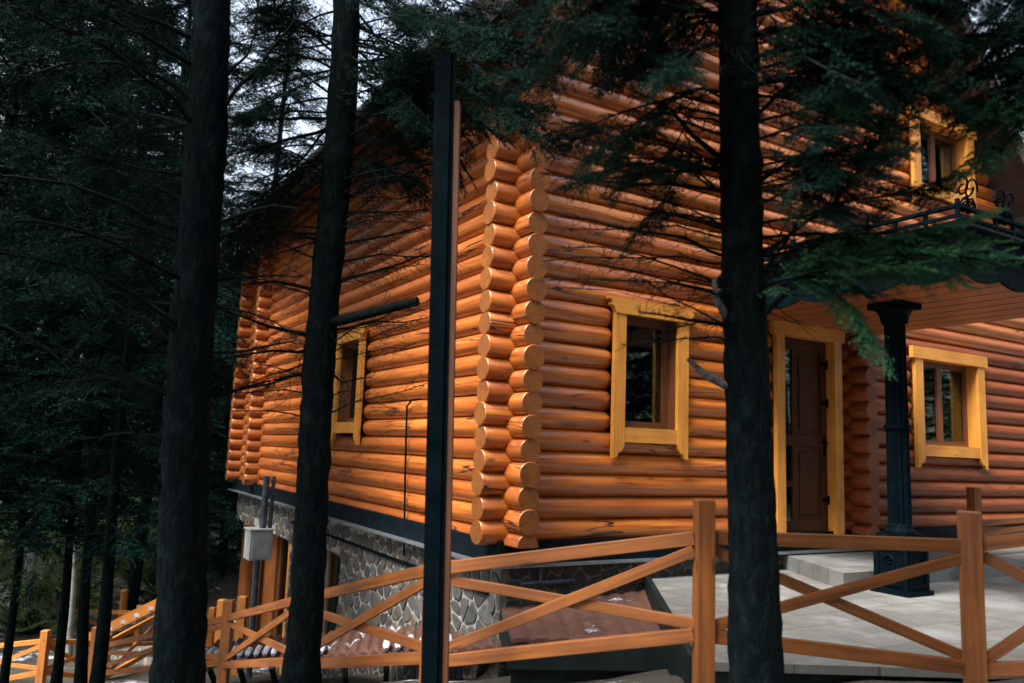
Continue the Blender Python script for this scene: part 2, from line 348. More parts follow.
# ------------------------------------------------------------------ the log house
S = .2; RL = .106; XC, YC = 3.66, 6.085; ZB = .43
house = thing('log_house', (XC, YC, 0), 'two storey house of varnished orange round logs on a rubble stone base', 'house')
def log(mb, ax, a0, a1, fix, z, e0='cut', e1='cut', r=RL, zmin=None, mi=0, n=24):
    """a round log along axis ax (0=x,1=y) from a0 to a1, its axis at fix on the other axis"""
    tone = random.random() ** 1.6 * .62; L = a1 - a0
    if L < .06: return
    k = max(2, int(L / .35)); o = random.random() * 60; q = random.random() * 60
    st = [(a0 + L * i / k, 1.0) for i in range(k + 1)]
    if e0 == 'round': st = [(a0, .35), (a0 + .02, .72), (a0 + .055, .93), (a0 + .1, 1.)] + [s for s in st if s[0] > a0 + .14]
    else: st = [(a0, .945), (a0 + .012, 1.0)] + [s for s in st if s[0] > a0 + .05]
    if e1 == 'round': st = [s for s in st if s[0] < a1 - .14] + [(a1 - .1, 1.), (a1 - .055, .93), (a1 - .02, .72), (a1, .35)]
    else: st = [s for s in st if s[0] < a1 - .05] + [(a1 - .012, 1.0), (a1, .945)]
    ph = random.random() * 6; rr = r * random.uniform(.985, 1.03); dz = random.uniform(-.004, .004)
    rings = []
    for a, s in st:
        w = 1 + .012 * math.sin(a * 2.1 + ph) + .008 * math.sin(a * 5.3 + ph * 2)
        ring = []
        for i in range(n):
            t = 2 * math.pi * i / n; x = math.cos(t) * rr * s * w; zz = z + dz + math.sin(t) * rr * s * w
            if zmin is not None: zz = max(zz, zmin)
            ring.append((a, fix + x, zz) if ax == 0 else (fix + x, a, zz))
        rings.append(ring)
    flip = ax == 0
    for i in range(len(rings) - 1):
        A, B = rings[i], rings[i + 1]; u0, u1 = st[i][0] + o, st[i + 1][0] + o
        for j in range(n):
            h = (j + 1) % n; v0, v1 = q + j * 2 * math.pi * r / n, q + (j + 1) * 2 * math.pi * r / n
            P = [A[j], A[h], B[h], B[j]]; U = [(u0, v0), (u0, v1), (u1, v1), (u1, v0)]
            if flip: P, U = P[::-1], U[::-1]
            mb.poly(P, U, mi, tone, True)
    ra = random.random() * 6.3; tt = random.random()
    for ring, rev, e in ((rings[0], flip, e0), (rings[-1], not flip, e1)):
        U = [((math.cos(2 * math.pi * i / n + ra)) * r, (math.sin(2 * math.pi * i / n + ra)) * r) for i in range(n)]
        P = ring
        if rev: P, U = P, U
        else: P, U = P[::-1], U[::-1]
        mb.poly(P, U, 1 if e == 'cut' else mi, tt)
def subtract(a0, a1, holes):
    segs = [(a0, a1, 'cut', 'cut')]
    for h0, h1 in holes:
        out = []
        for s in segs:
            if h1 <= s[0] or h0 >= s[1]: out.append(s); continue
            if h0 > s[0]: out.append((s[0], h0, s[2], 'round'))
            if h1 < s[1]: out.append((h1, s[1], 'round', s[3]))
        segs = out
    return segs
# openings on the front wall: (x0,x1,z0,z1) of the casing
EZ = 4.87; SL = math.tan(R(50)); XP = 7.45; XEL = 2.86; XER = 2 * XP - XEL
def roofz(x): return EZ + (min(x - XEL, XER - x)) * SL
WIN1 = (4.66, 5.60, 1.20, 2.72); DOOR = (6.90, 8.00, .45, 2.76); WIN2 = (9.42, 10.98, 1.20, 2.72); WINU = (9.52, 10.95, 4.62, 5.95)
holesF = [(WIN1[0] + .06, WIN1[1] - .06, WIN1[2] + .14, WIN1[3] - .1), (DOOR[0] + .06, DOOR[1] - .06, .2, DOOR[3] - .1),
          (WIN2[0] + .08, WIN2[1] - .08, WIN2[2] + .14, WIN2[3] - .1), (WINU[0] + .08, WINU[1] - .08, WINU[2] + .12, WINU[3] - .1)]
front = MB(); YW = YC
k = 0
while True:
    z = ZB + .107 + S * k
    if z > 10.5: break
    if z < 3.9: x1 = 15.
    else:
        x1 = XER - (z + .25 - EZ) / SL if z + .2 > EZ else XER - .9
        x1 = min(x1, 12.1)
    x0 = XC - .325 if z < EZ + .75 else XEL + (z + .25 - EZ) / SL
    if x1 - x0 < .4: break
    x0 += random.uniform(-.012, .012)
    hs_ = [(h[0], h[1]) for h in holesF if h[2] < z < h[3]]
    for s in subtract(x0, x1, hs_):
        # porch part of the wall uses a darker log colour
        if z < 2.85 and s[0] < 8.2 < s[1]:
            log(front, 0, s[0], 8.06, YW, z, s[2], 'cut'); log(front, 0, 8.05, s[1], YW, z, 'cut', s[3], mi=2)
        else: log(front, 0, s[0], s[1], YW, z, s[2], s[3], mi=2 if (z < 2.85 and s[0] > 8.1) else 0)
    k += 1
tag(front.build('front_wall', ['varnished_log', 'log_end', 'porch_log'], house, weld='smooth'))
WINL = (9.55, 10.60, 1.22, 2.72)
left = MB(); YEND = 16.45
k = 0
while True:
    z = ZB + .007 + S * k
    if z > EZ + .8: break
    y0 = YC - .325 + random.uniform(-.012, .012)
    hs_ = [(WINL[0] + .06, WINL[1] - .06)] if WINL[2] + .14 < z < WINL[3] - .1 else []
    for s in subtract(y0, YEND, hs_): log(left, 1, s[0], s[1], XC, z, s[2], s[3], zmin=ZB if k == 0 else None)
    k += 1
left.build('side_wall', ['varnished_log', 'log_end'], house, weld='smooth')
for yy in (14.75, 16.2):
    stub = MB()
    for k in range(22):
        z = ZB + .107 + S * k
        if z < EZ + .5: log(stub, 0, XC - .325, XC + .3, yy, z)
    stub.build('cross_wall_ends', ['varnished_log', 'log_end'], house, weld='smooth')
st2 = MB()
for k in range(15):
    z = ZB + .007 + S * k
    if z < 2.9: log(st2, 1, YC - .33, YC + .2, 8.30, z, zmin=ZB if k == 0 else None, mi=0)
st2.build('partition_wall_ends', ['porch_log', 'porch_log'], house, weld='smooth')
# backing walls with the same openings
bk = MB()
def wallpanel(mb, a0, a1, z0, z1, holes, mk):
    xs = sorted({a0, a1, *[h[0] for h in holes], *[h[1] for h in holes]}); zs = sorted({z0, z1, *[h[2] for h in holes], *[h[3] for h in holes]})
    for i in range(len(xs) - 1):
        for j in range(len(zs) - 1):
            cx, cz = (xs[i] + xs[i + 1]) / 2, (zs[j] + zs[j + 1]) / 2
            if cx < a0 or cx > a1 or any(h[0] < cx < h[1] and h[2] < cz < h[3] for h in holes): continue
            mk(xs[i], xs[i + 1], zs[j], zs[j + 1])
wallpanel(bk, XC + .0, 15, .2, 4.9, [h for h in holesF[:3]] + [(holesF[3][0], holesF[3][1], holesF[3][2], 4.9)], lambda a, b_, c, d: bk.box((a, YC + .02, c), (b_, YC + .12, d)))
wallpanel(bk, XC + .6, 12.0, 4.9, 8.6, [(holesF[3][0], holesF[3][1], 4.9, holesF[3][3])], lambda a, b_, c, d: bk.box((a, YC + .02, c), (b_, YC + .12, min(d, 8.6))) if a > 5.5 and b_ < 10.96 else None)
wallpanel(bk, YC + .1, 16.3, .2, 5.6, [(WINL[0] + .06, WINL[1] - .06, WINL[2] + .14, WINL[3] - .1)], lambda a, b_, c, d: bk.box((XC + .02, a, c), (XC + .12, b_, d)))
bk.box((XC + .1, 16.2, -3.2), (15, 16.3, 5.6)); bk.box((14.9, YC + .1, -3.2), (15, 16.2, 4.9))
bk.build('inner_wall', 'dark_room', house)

# sill beam and flashing, stone base
sb = MB()
sb.box((XC - .15, YC - .11, ZB - .16), (15, YC + .1, ZB + .03)); sb.box((XC - .15, YC + .101, ZB - .16), (XC + .1, 16.35, ZB + .03))
sb.build('sill_beam', 'sill_black', house)
fl = MB(); fl.box((XC - .24, YC - .2, ZB - .182), (15, YC + .1, ZB - .163)); fl.box((XC - .24, YC + .101, ZB - .182), (XC + .1, 16.4, ZB - .163))
fl.build('flashing', 'flashing_metal', house)
fo = MB(); fo.box((XC - .095, YC - .06, -1.6), (15, YC + .3, ZB - .184)); 
def voronoi_stones(mb, w, h, size, tomap, holes=(), seed=3, gap=.011, squash=.8):
    g = np.random.default_rng(seed); nx, ny = int(w / size) + 2, int(h / (size * squash)) + 2
    P = np.array([((i + g.uniform(-.42, .42) + (j % 2) * .5) * size, (j + g.uniform(-.4, .4)) * size * squash) for j in range(-1, ny) for i in range(-1, nx)])
    for c in P:
        if not (0 <= c[0] <= w and 0 <= c[1] <= h): continue
        d2 = ((P - c) ** 2).sum(1); nb = P[(d2 > 1e-9) & (d2 < (size * 2.4) ** 2)]
        poly = [np.array(q, float) for q in ((0, 0), (w, 0), (w, h), (0, h))]
        for q in nb:
            n_ = q - c; L = np.linalg.norm(n_); n_ = n_ / L; m_ = L / 2 - gap; out = []
            for a_, b_ in zip(poly, poly[1:] + poly[:1]):
                da, db = np.dot(a_ - c, n_) - m_, np.dot(b_ - c, n_) - m_
                if da <= 0: out.append(a_)
                if (da <= 0) != (db <= 0): out.append(a_ + (b_ - a_) * da / (da - db))
            poly = out
            if len(poly) < 3: break
        if len(poly) < 3: continue
        ctr = sum(poly) / len(poly)
        if any(h_[0] - .03 < ctr[0] < h_[1] + .03 and h_[2] - .03 < ctr[1] < h_[3] + .03 for h_ in holes): continue
        poly = [np.array([np.clip(q[0], 0, w), q[1]]) for q in poly]
        pr_ = g.uniform(.006, .018); tl = g.normal(0, .03, 2); tone = g.random()
        # soften the corners
        ch = []
        for k_ in range(len(poly)):
            a_, b_, c_ = poly[k_ - 1], poly[k_], poly[(k_ + 1) % len(poly)]; ch += [b_ + (a_ - b_) * .22, b_ + (c_ - b_) * .22]
        r0 = [tomap(q[0], q[1], 0) for q in ch]; r1 = [tomap(*(ctr + (q - ctr) * .97), pr_ * .75 + float(np.dot(q - ctr, tl))) for q in ch]
        r2 = [tomap(*(ctr + (q - ctr) * .80), pr_ + float(np.dot(q - ctr, tl))) for q in ch]
        for A_, B_ in ((r0, r1), (r1, r2)):
            for k_ in range(len(ch)):
                l_ = (k_ + 1) % len(ch); mb.poly([A_[k_], A_[l_], B_[l_], B_[k_]], None, 1, tone)
        mb.poly(r2, None, 1, tone)
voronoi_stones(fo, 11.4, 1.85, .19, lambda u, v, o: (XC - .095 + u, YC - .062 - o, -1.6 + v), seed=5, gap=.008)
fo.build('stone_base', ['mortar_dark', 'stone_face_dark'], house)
fo = MB()
XS = XC - .09
BW = (10.05, 10.75, -1.35, -.18); BO = (12.35, 16.1, -3.0, -.27)
wallpanel(fo, YC + .303, 16.1, -3.2, ZB - .184, [BW, BO], lambda a, b_, c, d: fo.box((XS, a, c), (XS + .3, b_, d)))
voronoi_stones(fo, 16.1 - YC + .06, 3.2 + ZB - .184, .185, lambda u, v, o: (XS - .002 - o, YC - .06 + u, -3.2 + v), [(BW[0] - YC + .06, BW[1] - YC + .06, BW[2] + 3.2, BW[3] + 3.2), (BO[0] - YC + .06, BO[1] - YC + .06, BO[2] + 3.2, BO[3] + 3.2)], squash=.85)
fo.build('stone_base', ['mortar', 'stone_face'], house)
# basement window and glazed recess
def frame_rect(mb, P, U, V, w, h, t, dep, D, mi=0):
    """frame of bars width t in plane spanned by U,V at P; D = depth vector unit, dep thickness"""
    P = np.array(P, float); U = np.array(U, float); V = np.array(V, float); D = np.array(D, float)
    for (u0, u1, v0, v1) in ((0, t, 0, h), (w - t, w, 0, h), (t, w - t, 0, t), (t, w - t, h - t, h)):
        c = [P + U * a + V * b_ for a, b_ in ((u0, v0), (u1, v0), (u1, v1), (u0, v1))]; mb.prism(c, D * dep, mi)
bwf = MB(); frame_rect(bwf, (XS + .08, BW[0], BW[2]), (0, 1, 0), (0, 0, 1), .7, 1.17, .06, .06, (1, 0, 0))
bf = bwf.build('basement_window', 'brown_wood', house)
p = MB(); p.box((XS + .1, BW[0] + .06, BW[2] + .06), (XS + .11, BW[1] - .06, BW[3] - .06)); p.build('pane', 'window_glass', bf)
p = MB(); p.box((XS + .31, BW[0] - .2, -1.6), (XS + .8, BW[1] + .2, 0)); p.build('unlit_room_backing', 'dark_room', bf)  # near-black box stands in for the shade of the room behind
g = MB()
for yy in (12.45, 13.0, 13.55, 14.1): g.box((XS + .35, yy, -3), (XS + .43, yy + .08, -.28))
g.box((XS + .35, 12.4, -.42), (XS + .44, 14.2, -.275)); gl = g.build('glazed_door', 'brown_wood', house)
p = MB(); p.box((XS + .38, 12.5, -3), (XS + .39, 14.1, -.42)); p.build('pane', 'window_glass', gl)
p = MB(); p.box((XS + .8, 12.36, -3), (XS + .86, 16, -.28)); p.build('unlit_room_backing', 'dark_room', gl)  # near-black sheet behind the glass gives the unlit interior its darkness
g = MB(); g.box((XS + .3, 14.2, -3), (XS + .36, 16.05, -.28)); g.build('timber_wall', 'fence_wood', house)
g = MB(); g.tube([(XS + .05, 15.0, -3), (XS + .05, 15.0, -.28)], [.17, .16], 14); g.build('log_pillar', 'fence_wood', house, weld='smooth')
g = MB(); g.box((XS + .0, 12.36, -3), (XS + .1, 12.45, -.28)); g.build('door_post', 'casing_wood', house)

# windows: casing with shaped head and ears, sash frame, panes
def window(c, y, name, sashes, curtain=False, shaped=True):
    x0, x1, z0, z1 = c; f = y - .17; th = .045       # front face of casing
    cb = MB(); jw = .135 if x1 - x0 < 1.2 else .16; hh = .15
    def pr(pts, off=0): cb.prism([(a, f - off, b_) for a, b_ in pts], (0, th + off, 0))
    for sgn, xa, xb in ((1, x0, x0 + jw), (-1, x1 - jw, x1)):
        o_, i_ = (xa, xb) if sgn == 1 else (xb, xa); q = sgn
        pr([(o_, z0), (o_ + q * .05, z0 + .012), (o_ + q * .05 + q * .015, z0 + .05), (i_ - q * .03, z0 + .07), (i_ - q * .01, z0 + .1), (i_, z0 + .14), (i_, z1 - hh), (o_, z1 - hh)] if sgn == 1 else
           [(o_, z0), (o_, z1 - hh), (i_, z1 - hh), (i_, z0 + .14), (i_ - q * .01, z0 + .1), (i_ - q * .03, z0 + .07), (o_ + q * .065, z0 + .05), (o_ + q * .05, z0 + .012)])
    if shaped: pr([(x0 - .0, z1 - hh), (x1 + .0, z1 - hh), (x1 + .02, z1 - .1), (x1 + .055, z1 - .075), (x1 + .05, z1 - .03), (x1 + .085, z1 - .02), (x1 + .085, z1), (x0 - .085, z1), (x0 - .085, z1 - .02), (x0 - .05, z1 - .03), (x0 - .055, z1 - .075), (x0 - .02, z1 - .1)], .012)
    else: pr([(x0 - .06, z1 - hh), (x1 + .06, z1 - hh), (x1 + .06, z1), (x0 - .06, z1)], .012)
    pr([(x0 + jw, z0 + .15), (x1 - jw, z0 + .15), (x1 - jw, z0 + .29), (x0 + jw, z0 + .29)], -.008)
    casing = cb.build(name, 'casing_wood', house)
    ix0, ix1, iz0, iz1 = x0 + jw - .01, x1 - jw + .01, z0 + .28, z1 - hh + .01
    rv = MB()                                           # reveal boards
    rv.box((ix0 - .02, f + th, iz0), (ix0, y + .13, iz1)); rv.box((ix1, f + th, iz0), (ix1 + .02, y + .13, iz1))
    rv.box((ix0 - .02, f + th, iz1), (ix1 + .02, y + .13, iz1 + .02)); rv.box((ix0 - .02, f + th, iz0 - .02), (ix1 + .02, y + .13, iz0))
    rv.build('reveal', 'brown_wood' if shaped else 'casing_wood', casing)
    sf = MB(); yy = y + .0; w = (ix1 - ix0)
    n = len(sashes); xx = ix0 + .003
    panes = MB()
    for frac in sashes:
        ww = (w - .006) * frac; frame_rect(sf, (xx, yy, iz0 + .003), (1, 0, 0), (0, 0, 1), ww, iz1 - iz0 - .006, .055, .05, (0, 1, 0))
        frame_rect(sf, (xx + .056, yy + .012, iz0 + .06), (1, 0, 0), (0, 0, 1), ww - .112, iz1 - iz0 - .12, .018, .03, (0, 1, 0))
        panes.box((xx + .07, yy + .02, iz0 + .07), (xx + ww - .07, yy + .026, iz1 - .07)); xx += ww
    sf.build('sash_frame', 'brown_wood', casing); panes.build('pane', 'window_glass', casing)
    rb = MB(); a, b_ = ix0 - .3, ix1 + .3  # near-black box, its colour stands in for the unlit room
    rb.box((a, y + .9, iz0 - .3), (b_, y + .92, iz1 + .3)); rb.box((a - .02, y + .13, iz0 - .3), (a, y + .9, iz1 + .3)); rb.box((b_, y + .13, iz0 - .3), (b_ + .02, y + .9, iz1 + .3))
    rb.box((a, y + .13, iz1 + .3), (b_, y + .9, iz1 + .32)); rb.box((a, y + .13, iz0 - .32), (b_, y + .9, iz0 - .3)); rb.build('unlit_room_backing', 'dark_room', casing)
    if curtain:
        ct = MB()
        for (c0, c1) in ((ix0 + .02, ix0 + w * .32), (ix0 + w * .58, ix1 - .05)):
            m_ = 26; P = [(c0 + (c1 - c0) * i / m_, y + .2 + .03 * math.sin(i * 1.25)) for i in range(m_ + 1)]
            for i in range(m_): ct.poly([(*P[i], iz0 - .1), (*P[i + 1], iz0 - .1), (*P[i + 1], iz1 + .1), (*P[i], iz1 + .1)], smooth=True)
        ct.build('curtain', 'curtain', casing)
    return casing
window(WIN1, YC, 'window', [1.0]); 
window(WIN2, YC, 'window', [.5, .5], True, False); window(WINU, YC, 'window', [.5, .5], False, False)
# side window: built on the front wall, then turned about the corner
def side_window():
    base = XC; w = window((0, WINL[1] - WINL[0], WINL[2], WINL[3]), 0, 'window', [1.0])
    o = Vector(house['_o'])
    for ob in [w] + list(w.children):
        for v in ob.data.vertices:
            p = v.co + o
            v.co = Vector((base + p.y, WINL[1] - p.x, p.z)) - o   # x->-y, y->x
side_window()
# door
x0, x1, z0, z1 = DOOR; f = YC - .16
d = MB(); jw = .13
d.box((x0, f, z0 - .02), (x0 + jw, f + .05, z1 - .15)); d.box((x1 - jw, f, z0 - .02), (x1, f + .05, z1 - .15)); d.box((x0 - .05, f - .01, z1 - .15), (x1 + .05, f + .05, z1))
d.box((x0 + jw - .02, f + .05, z0), (x0 + jw, YC + .12, z1 - .15)); d.box((x1 - jw, f + .05, z0), (x1 - jw + .02, YC + .12, z1 - .15)); d.box((x0 + jw, f + .05, z1 - .15), (x1 - jw, YC + .12, z1 - .13))
dr = d.build('entrance_door', 'casing_wood', house)
d = MB(); a, b_ = x0 + jw, x1 - jw; yy = YC - .02
d.box((a + .005, yy, z0), (b_ - .005, yy + .05, z1 - .153))
def stile(p, q, r_, s_): d.box((p, yy - .022, r_), (q, yy, s_))
stile(a + .005, a + .07, z0, z1 - .155); stile(a + .25, a + .34, z0, z1 - .155); stile(b_ - .1, b_ - .005, z0, z1 - .155)
for (p, q) in ((a + .07, a + .25), (a + .34, b_ - .1)):
    for zz in (z0, z0 + .95, z1 - .28): stile(p, q, zz, zz + .12)
stile(a + .07, a + .25, z0 + .5, z0 + .56)
for zz0, zz1 in ((z0 + .2, z0 + .88), (z0 + 1.14, z1 - .35)):
    d.prism([(a + .38, yy - .001, zz0), (b_ - .14, yy - .001, zz0), (b_ - .14, yy - .001, zz1), (a + .38, yy - .001, zz1)], (0, -.014, 0))
leaf = d.build('door_leaf', 'door_wood', dr)
d = MB()
for (q0, q1) in ((z0 + .13, z0 + .49), (z0 + .57, z0 + .94), (z0 + 1.08, z1 - .29)): d.box((a + .073, yy - .008, q0), (a + .247, yy - .002, q1))
d.build('glass_strip', 'window_glass', dr)
d = MB(); hx = b_ - .05
d.tube([(hx, yy - .022, 1.45), (hx, yy - .06, 1.45), (hx - .11, yy - .06, 1.45)], .011, 8); d.box((hx - .02, yy - .03, 1.3), (hx + .02, yy - .023, 1.52)); d.build('handle', 'black_metal', dr)
for zz in (1.9, 2.35, .8):
    d = MB(); d.tube([(b_ - .004, yy - .035, zz - .05), (b_ - .004, yy - .035, zz + .05)], .014, 8); d.box((b_ - .1, yy - .03, zz - .02), (b_ - .01, yy - .0225, zz + .02)); d.build('hinge', 'black_metal', dr)

# roof: two steep slopes with a gable overhang
ro = MB(); y0r, y1r = YC - .55, 17.2
def slope(xe, xr, ze, zr, t0, t1):
    n_ = np.array([-(zr - ze), 0, xr - xe]); n_ = n_ / np.linalg.norm(n_) * (1 if xr > xe else -1)
    P = [np.array((xe, y0r, ze)), np.array((xe, y1r, ze)), np.array((xr, y1r, zr)), np.array((xr, y0r, zr))]
    return [p + n_ * t0 for p in P], n_ * (t1 - t0)
zp = roofz(XP)
for xe in (XEL, XER):
    P, dv = slope(xe, XP, EZ, zp, .03, .09); ro.prism(P, dv)
rf = ro.build('roof', 'roof_metal', house)
so_ = MB()
for xe in (XEL, XER):
    P, dv = slope(xe, XP, EZ, zp, 0, .027); so_.prism(P, dv)
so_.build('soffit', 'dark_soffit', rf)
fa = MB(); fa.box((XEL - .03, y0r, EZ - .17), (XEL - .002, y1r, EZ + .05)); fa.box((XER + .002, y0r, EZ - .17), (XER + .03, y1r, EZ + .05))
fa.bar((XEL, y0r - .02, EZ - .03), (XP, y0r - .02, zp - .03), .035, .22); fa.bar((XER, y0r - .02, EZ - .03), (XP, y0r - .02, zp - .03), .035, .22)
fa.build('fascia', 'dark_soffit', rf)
gu = MB(); gu.tube([(XEL - .09, y0r, EZ - .02), (XEL - .09, y1r, EZ - .02)], .06, 10); gu.build('gutter', 'roof_metal', rf)
dp = MB(); dp.tube([(XEL - .09, y0r + .1, EZ - .05), (XEL - .09, y0r + .1, EZ - .3), (XEL + .2, y0r + .2, EZ - .55), (XC - .25, YC - .35, EZ - .8)], .045, 10); dp.build('downspout', 'pipe_grey', rf)
# wing roof on the right
wr = MB(); wr.prism([(12.2, y0r, 5.05), (16, y0r, 4.2), (16, 16.5, 4.2), (12.2, 16.5, 5.05)], (0, 0, .1)); wr.build('wing_roof', 'roof_metal', house)

# porch canopy with scalloped black edge
XCn, YCn, XCe, ZC = 6.10, 3.42, 8.62, 2.75
ca = MB()
nb = int((XCe - XCn) / .14)
for i in range(nb):
    xa = XCn + .03 + i * .14; ca.box((xa, YCn + .03, ZC + (.0 if i % 2 else .004)), (xa + .134, YC - .11, ZC + .03))
can = ca.build('porch_canopy', 'soffit_wood', house)
ca = MB(); ca.box((XCn, YCn, ZC + .032), (XCe + .02, YC - .108, ZC + .42)); ca.build('canopy_deck', 'black_metal', can)
ca = MB()
def scallop(P0, P1, nsc):
    P0 = np.array(P0, float); P1 = np.array(P1, float); d_ = P1 - P0; L = np.linalg.norm(d_); d_ /= L; nrm = np.array([d_[1], -d_[0], 0])
    m_ = nsc * 8; zs = [ZC - .015 - .05 * abs(math.sin(math.pi * nsc * i / m_)) for i in range(m_ + 1)]
    for i in range(m_):
        a_, c_ = P0 + d_ * L * i / m_, P0 + d_ * L * (i + 1) / m_
        ca.prism([(*a_[:2], zs[i]), (*c_[:2], zs[i + 1]), (*c_[:2], ZC + .2), (*a_[:2], ZC + .2)], nrm * .03)
    for zo, rr in ((ZC + .2, .035), (ZC + .36, .03)):
        ca.tube([P0 + nrm * .03 + np.array([0, 0, zo - P0[2]]), P1 + nrm * .03 + np.array([0, 0, zo - P1[2]])], rr, 8)
scallop((XCn, YC - .12, 0), (XCn, YCn, 0), 5); scallop((XCn, YCn, 0), (XCe + .02, YCn, 0), 5)
ca.build('canopy_trim', 'black_metal', can)
# balcony railing with wrought iron scrolls
ra = MB(); ZR = 3.30; zb = ZC + .44
def rail_side(P0, P1, n_, out, scroll=True):
    P0 = np.array(P0, float); P1 = np.array(P1, float); out = np.array(out, float)
    for zz, w_ in ((ZR, .05), (ZR - .08, .02), (zb + .03, .03)): ra.bar((*P0[:2], zz), (*P1[:2], zz), w_, .025)
    for i in range(n_ + 1):
        p_ = P0 + (P1 - P0) * i / n_; ra.post(p_, zb, ZR + (.0 if i % 3 else .05), .028)
        if i < n_ and scroll:
            q_ = P0 + (P1 - P0) * (i + .5) / n_; dd = (P1 - P0) / np.linalg.norm(P1 - P0)
            for sg in (-1, 1):
                for cz, r0 in ((zb + .28, .1), (zb + .12, .07), (ZR + .04, .055)):
                    if cz > ZR and (i % 2): continue
                    pts = []
                    for k_ in range(15):
                        th = k_ / 14 * 4.6 * math.pi / 2; r_ = r0 * (1 - k_ / 18)
                        c_ = q_ + dd * sg * (r0 * .6 + r_ * math.cos(th)) + out * (.02 * math.sin(th))
                        pts.append((c_[0], c_[1], cz + r_ * math.sin(th)))
                    ra.tube(pts, .009, 5)
rail_side((XCn + .05, YC - .2, 0), (XCn + .05, YCn + .05, 0), 9, (-1, 0, 0), False); rail_side((XCn + .05, YCn + .05, 0), (XCe, YCn + .05, 0), 9, (0, -1, 0))
ra.build('balcony_railing', 'black_metal', house, weld='smooth')
# fluted porch column
colp = onp(905, 600, 2, T); cx, cy = 6.93, 4.55
cl = MB()
def ring(z, r_, n=48, fl=.0): return [(cx + math.cos(2 * math.pi * i / n) * (r_ - (fl if i % 4 in (0,) else fl * .45 if i % 4 in (1, 3) else 0)), cy + math.sin(2 * math.pi * i / n) * (r_ - (fl if i % 4 == 0 else fl * .45 if i % 4 in (1, 3) else 0)), z) for i in range(n)]
def stack(mb, prof):
    rs = [ring(z, r_, 48, f_) for z, r_, f_ in prof]
    for A, B in zip(rs[:-1], rs[1:]):
        for i in range(48):
            j = (i + 1) % 48; mb.poly([A[i], A[j], B[j], B[i]])
    mb.poly(rs[-1])
stack(cl, [(.62, .14, 0), (.64, .135, 0), (.66, .112, 0), (.69, .105, 0), (.70, .105, .014), (1.56, .100, .014), (1.565, .118, 0), (1.6, .118, 0), (1.605, .100, .014), (ZC - .2, .094, .014), (ZC - .19, .102, 0)])
pc = cl.build('porch_column', 'black_metal', house)
cl = MB(); hw = .165; T0 = T + .003
cl.box((cx - .19, cy - .19, T0), (cx + .19, cy + .19, T0 + .04)); cl.box((cx - hw, cy - hw, T0 + .04), (cx + hw, cy + hw, .54)); cl.box((cx - .18, cy - .18, .54), (cx + .18, cy + .18, .57))
cl.box((cx - .145, cy - .145, .57), (cx + .145, cy + .145, .615))
for (a0_, a1_, b0_, b1_) in ((-.125, .125, .16, .18), (-.125, .125, .475, .495), (-.125, -.105, .181, .474), (.105, .125, .181, .474)):
    cl.box((cx + a0_, cy - hw - .014, b0_), (cx + a1_, cy - hw - .001, b1_)); cl.box((cx - hw - .014, cy + a0_, b0_), (cx - hw - .001, cy + a1_, b1_))
for k_ in range(2):
    P_ = [((.07 - .045 * t_ / 12) * math.cos(t_ * .55), (.11 - .07 * t_ / 12) * math.sin(t_ * .55) * (1 if k_ else -1)) for t_ in range(16)]
    cl.tube([(cx + a_, cy - hw - .006, .33 + b_) for a_, b_ in P_], .009, 5); cl.tube([(cx - hw - .006, cy + a_, .33 + b_) for a_, b_ in P_], .009, 5)
cl.build('pedestal', 'black_metal', pc)
cl = MB(); stack(cl, [(ZC - .19, .115, 0), (ZC - .15, .125, 0), (ZC - .12, .13, 0), (ZC - .075, .158, 0), (ZC - .06, .162, 0)]); cl.box((cx - .17, cy - .17, ZC - .058), (cx + .17, cy + .17, ZC - .003)); cl.build('capital', 'black_metal', pc)
# entrance platform (raised step)
pf = MB(); pz = .23
A_ = onp(775, 566, 2, T); B_ = onp(884, 597, 2, T); B_ = np.array([B_[0], max(B_[1], cy + .30), T])
pf.prism([(A_[0], 6.01, T + .002), (A_[0], A_[1], T + .002), (B_[0] - .05, B_[1], T + .002), (15, B_[1] - .1, T + .002), (15, 6.01, T + .002)], (0, 0, pz - T))
tag(pf.build('entrance_step', 'stone_paving'), kind='structure')
# conduits on the walls
c1 = MB(); P = [onp(x_, y_, 0, XC - .14) for x_, y_ in ((420, 399), (412, 400), (407, 406), (405, 480), (404, 556))]
c1.tube(P, .012, 6); c1.build('conduit', 'black_metal', house)
c1 = MB(); c1.tube([(XS - .03, 6.2, .0), (XS - .03, 11.3, .02), (XS - .03, 12.3, .02)], .018, 6); c1.build('conduit', 'black_metal', house)
c1 = MB(); c1.tube([(3.75, YC - .1, .10), (4.3, YC - .1, .10)], .022, 6); c1.tube([(3.95, YC - .1, .10), (3.95, YC - .1, .25)], .018, 6); c1.build('conduit', 'pipe_grey', house)

# ------------------------------------------------------------------ meter box on its pipe
mb0 = onp(257, 560, 0, 3.05); mx, my, mz = mb0
box = thing('meter_box', (mx, my, Hh(mx, my)), 'pale grey metal meter box on a tall pipe beside the stone base', 'meter box')
m_ = MB(); m_.box((mx - .16, my - .18, mz + .02), (mx + .16, my + .18, mz + .44)); m_.box((mx - .18, my - .2, mz + .441), (mx + .18, my + .2, mz + .46)); m_.build('cabinet', 'grey_paint', box)
m_ = MB(); m_.box((mx - .13, my - .2, mz + .05), (mx + .13, my - .182, mz + .41)); m_.box((mx + .09, my - .215, mz + .2), (mx + .11, my - .2005, mz + .26)); m_.build('cabinet_door', 'grey_paint', box)
m_ = MB(); m_.tube([(mx + .05, my, mz + .46), (mx + .05, my, mz + 1.22)], .05, 10); m_.tube([(mx + .16, my + .02, mz + .46), (mx + .16, my + .02, mz + 1.22)], .03, 8)
m_.tube([(mx, my, mz + .02), (mx + .01, my, mz - 1.8)], .05, 8); m_.build('pipe', 'pipe_grey', box)

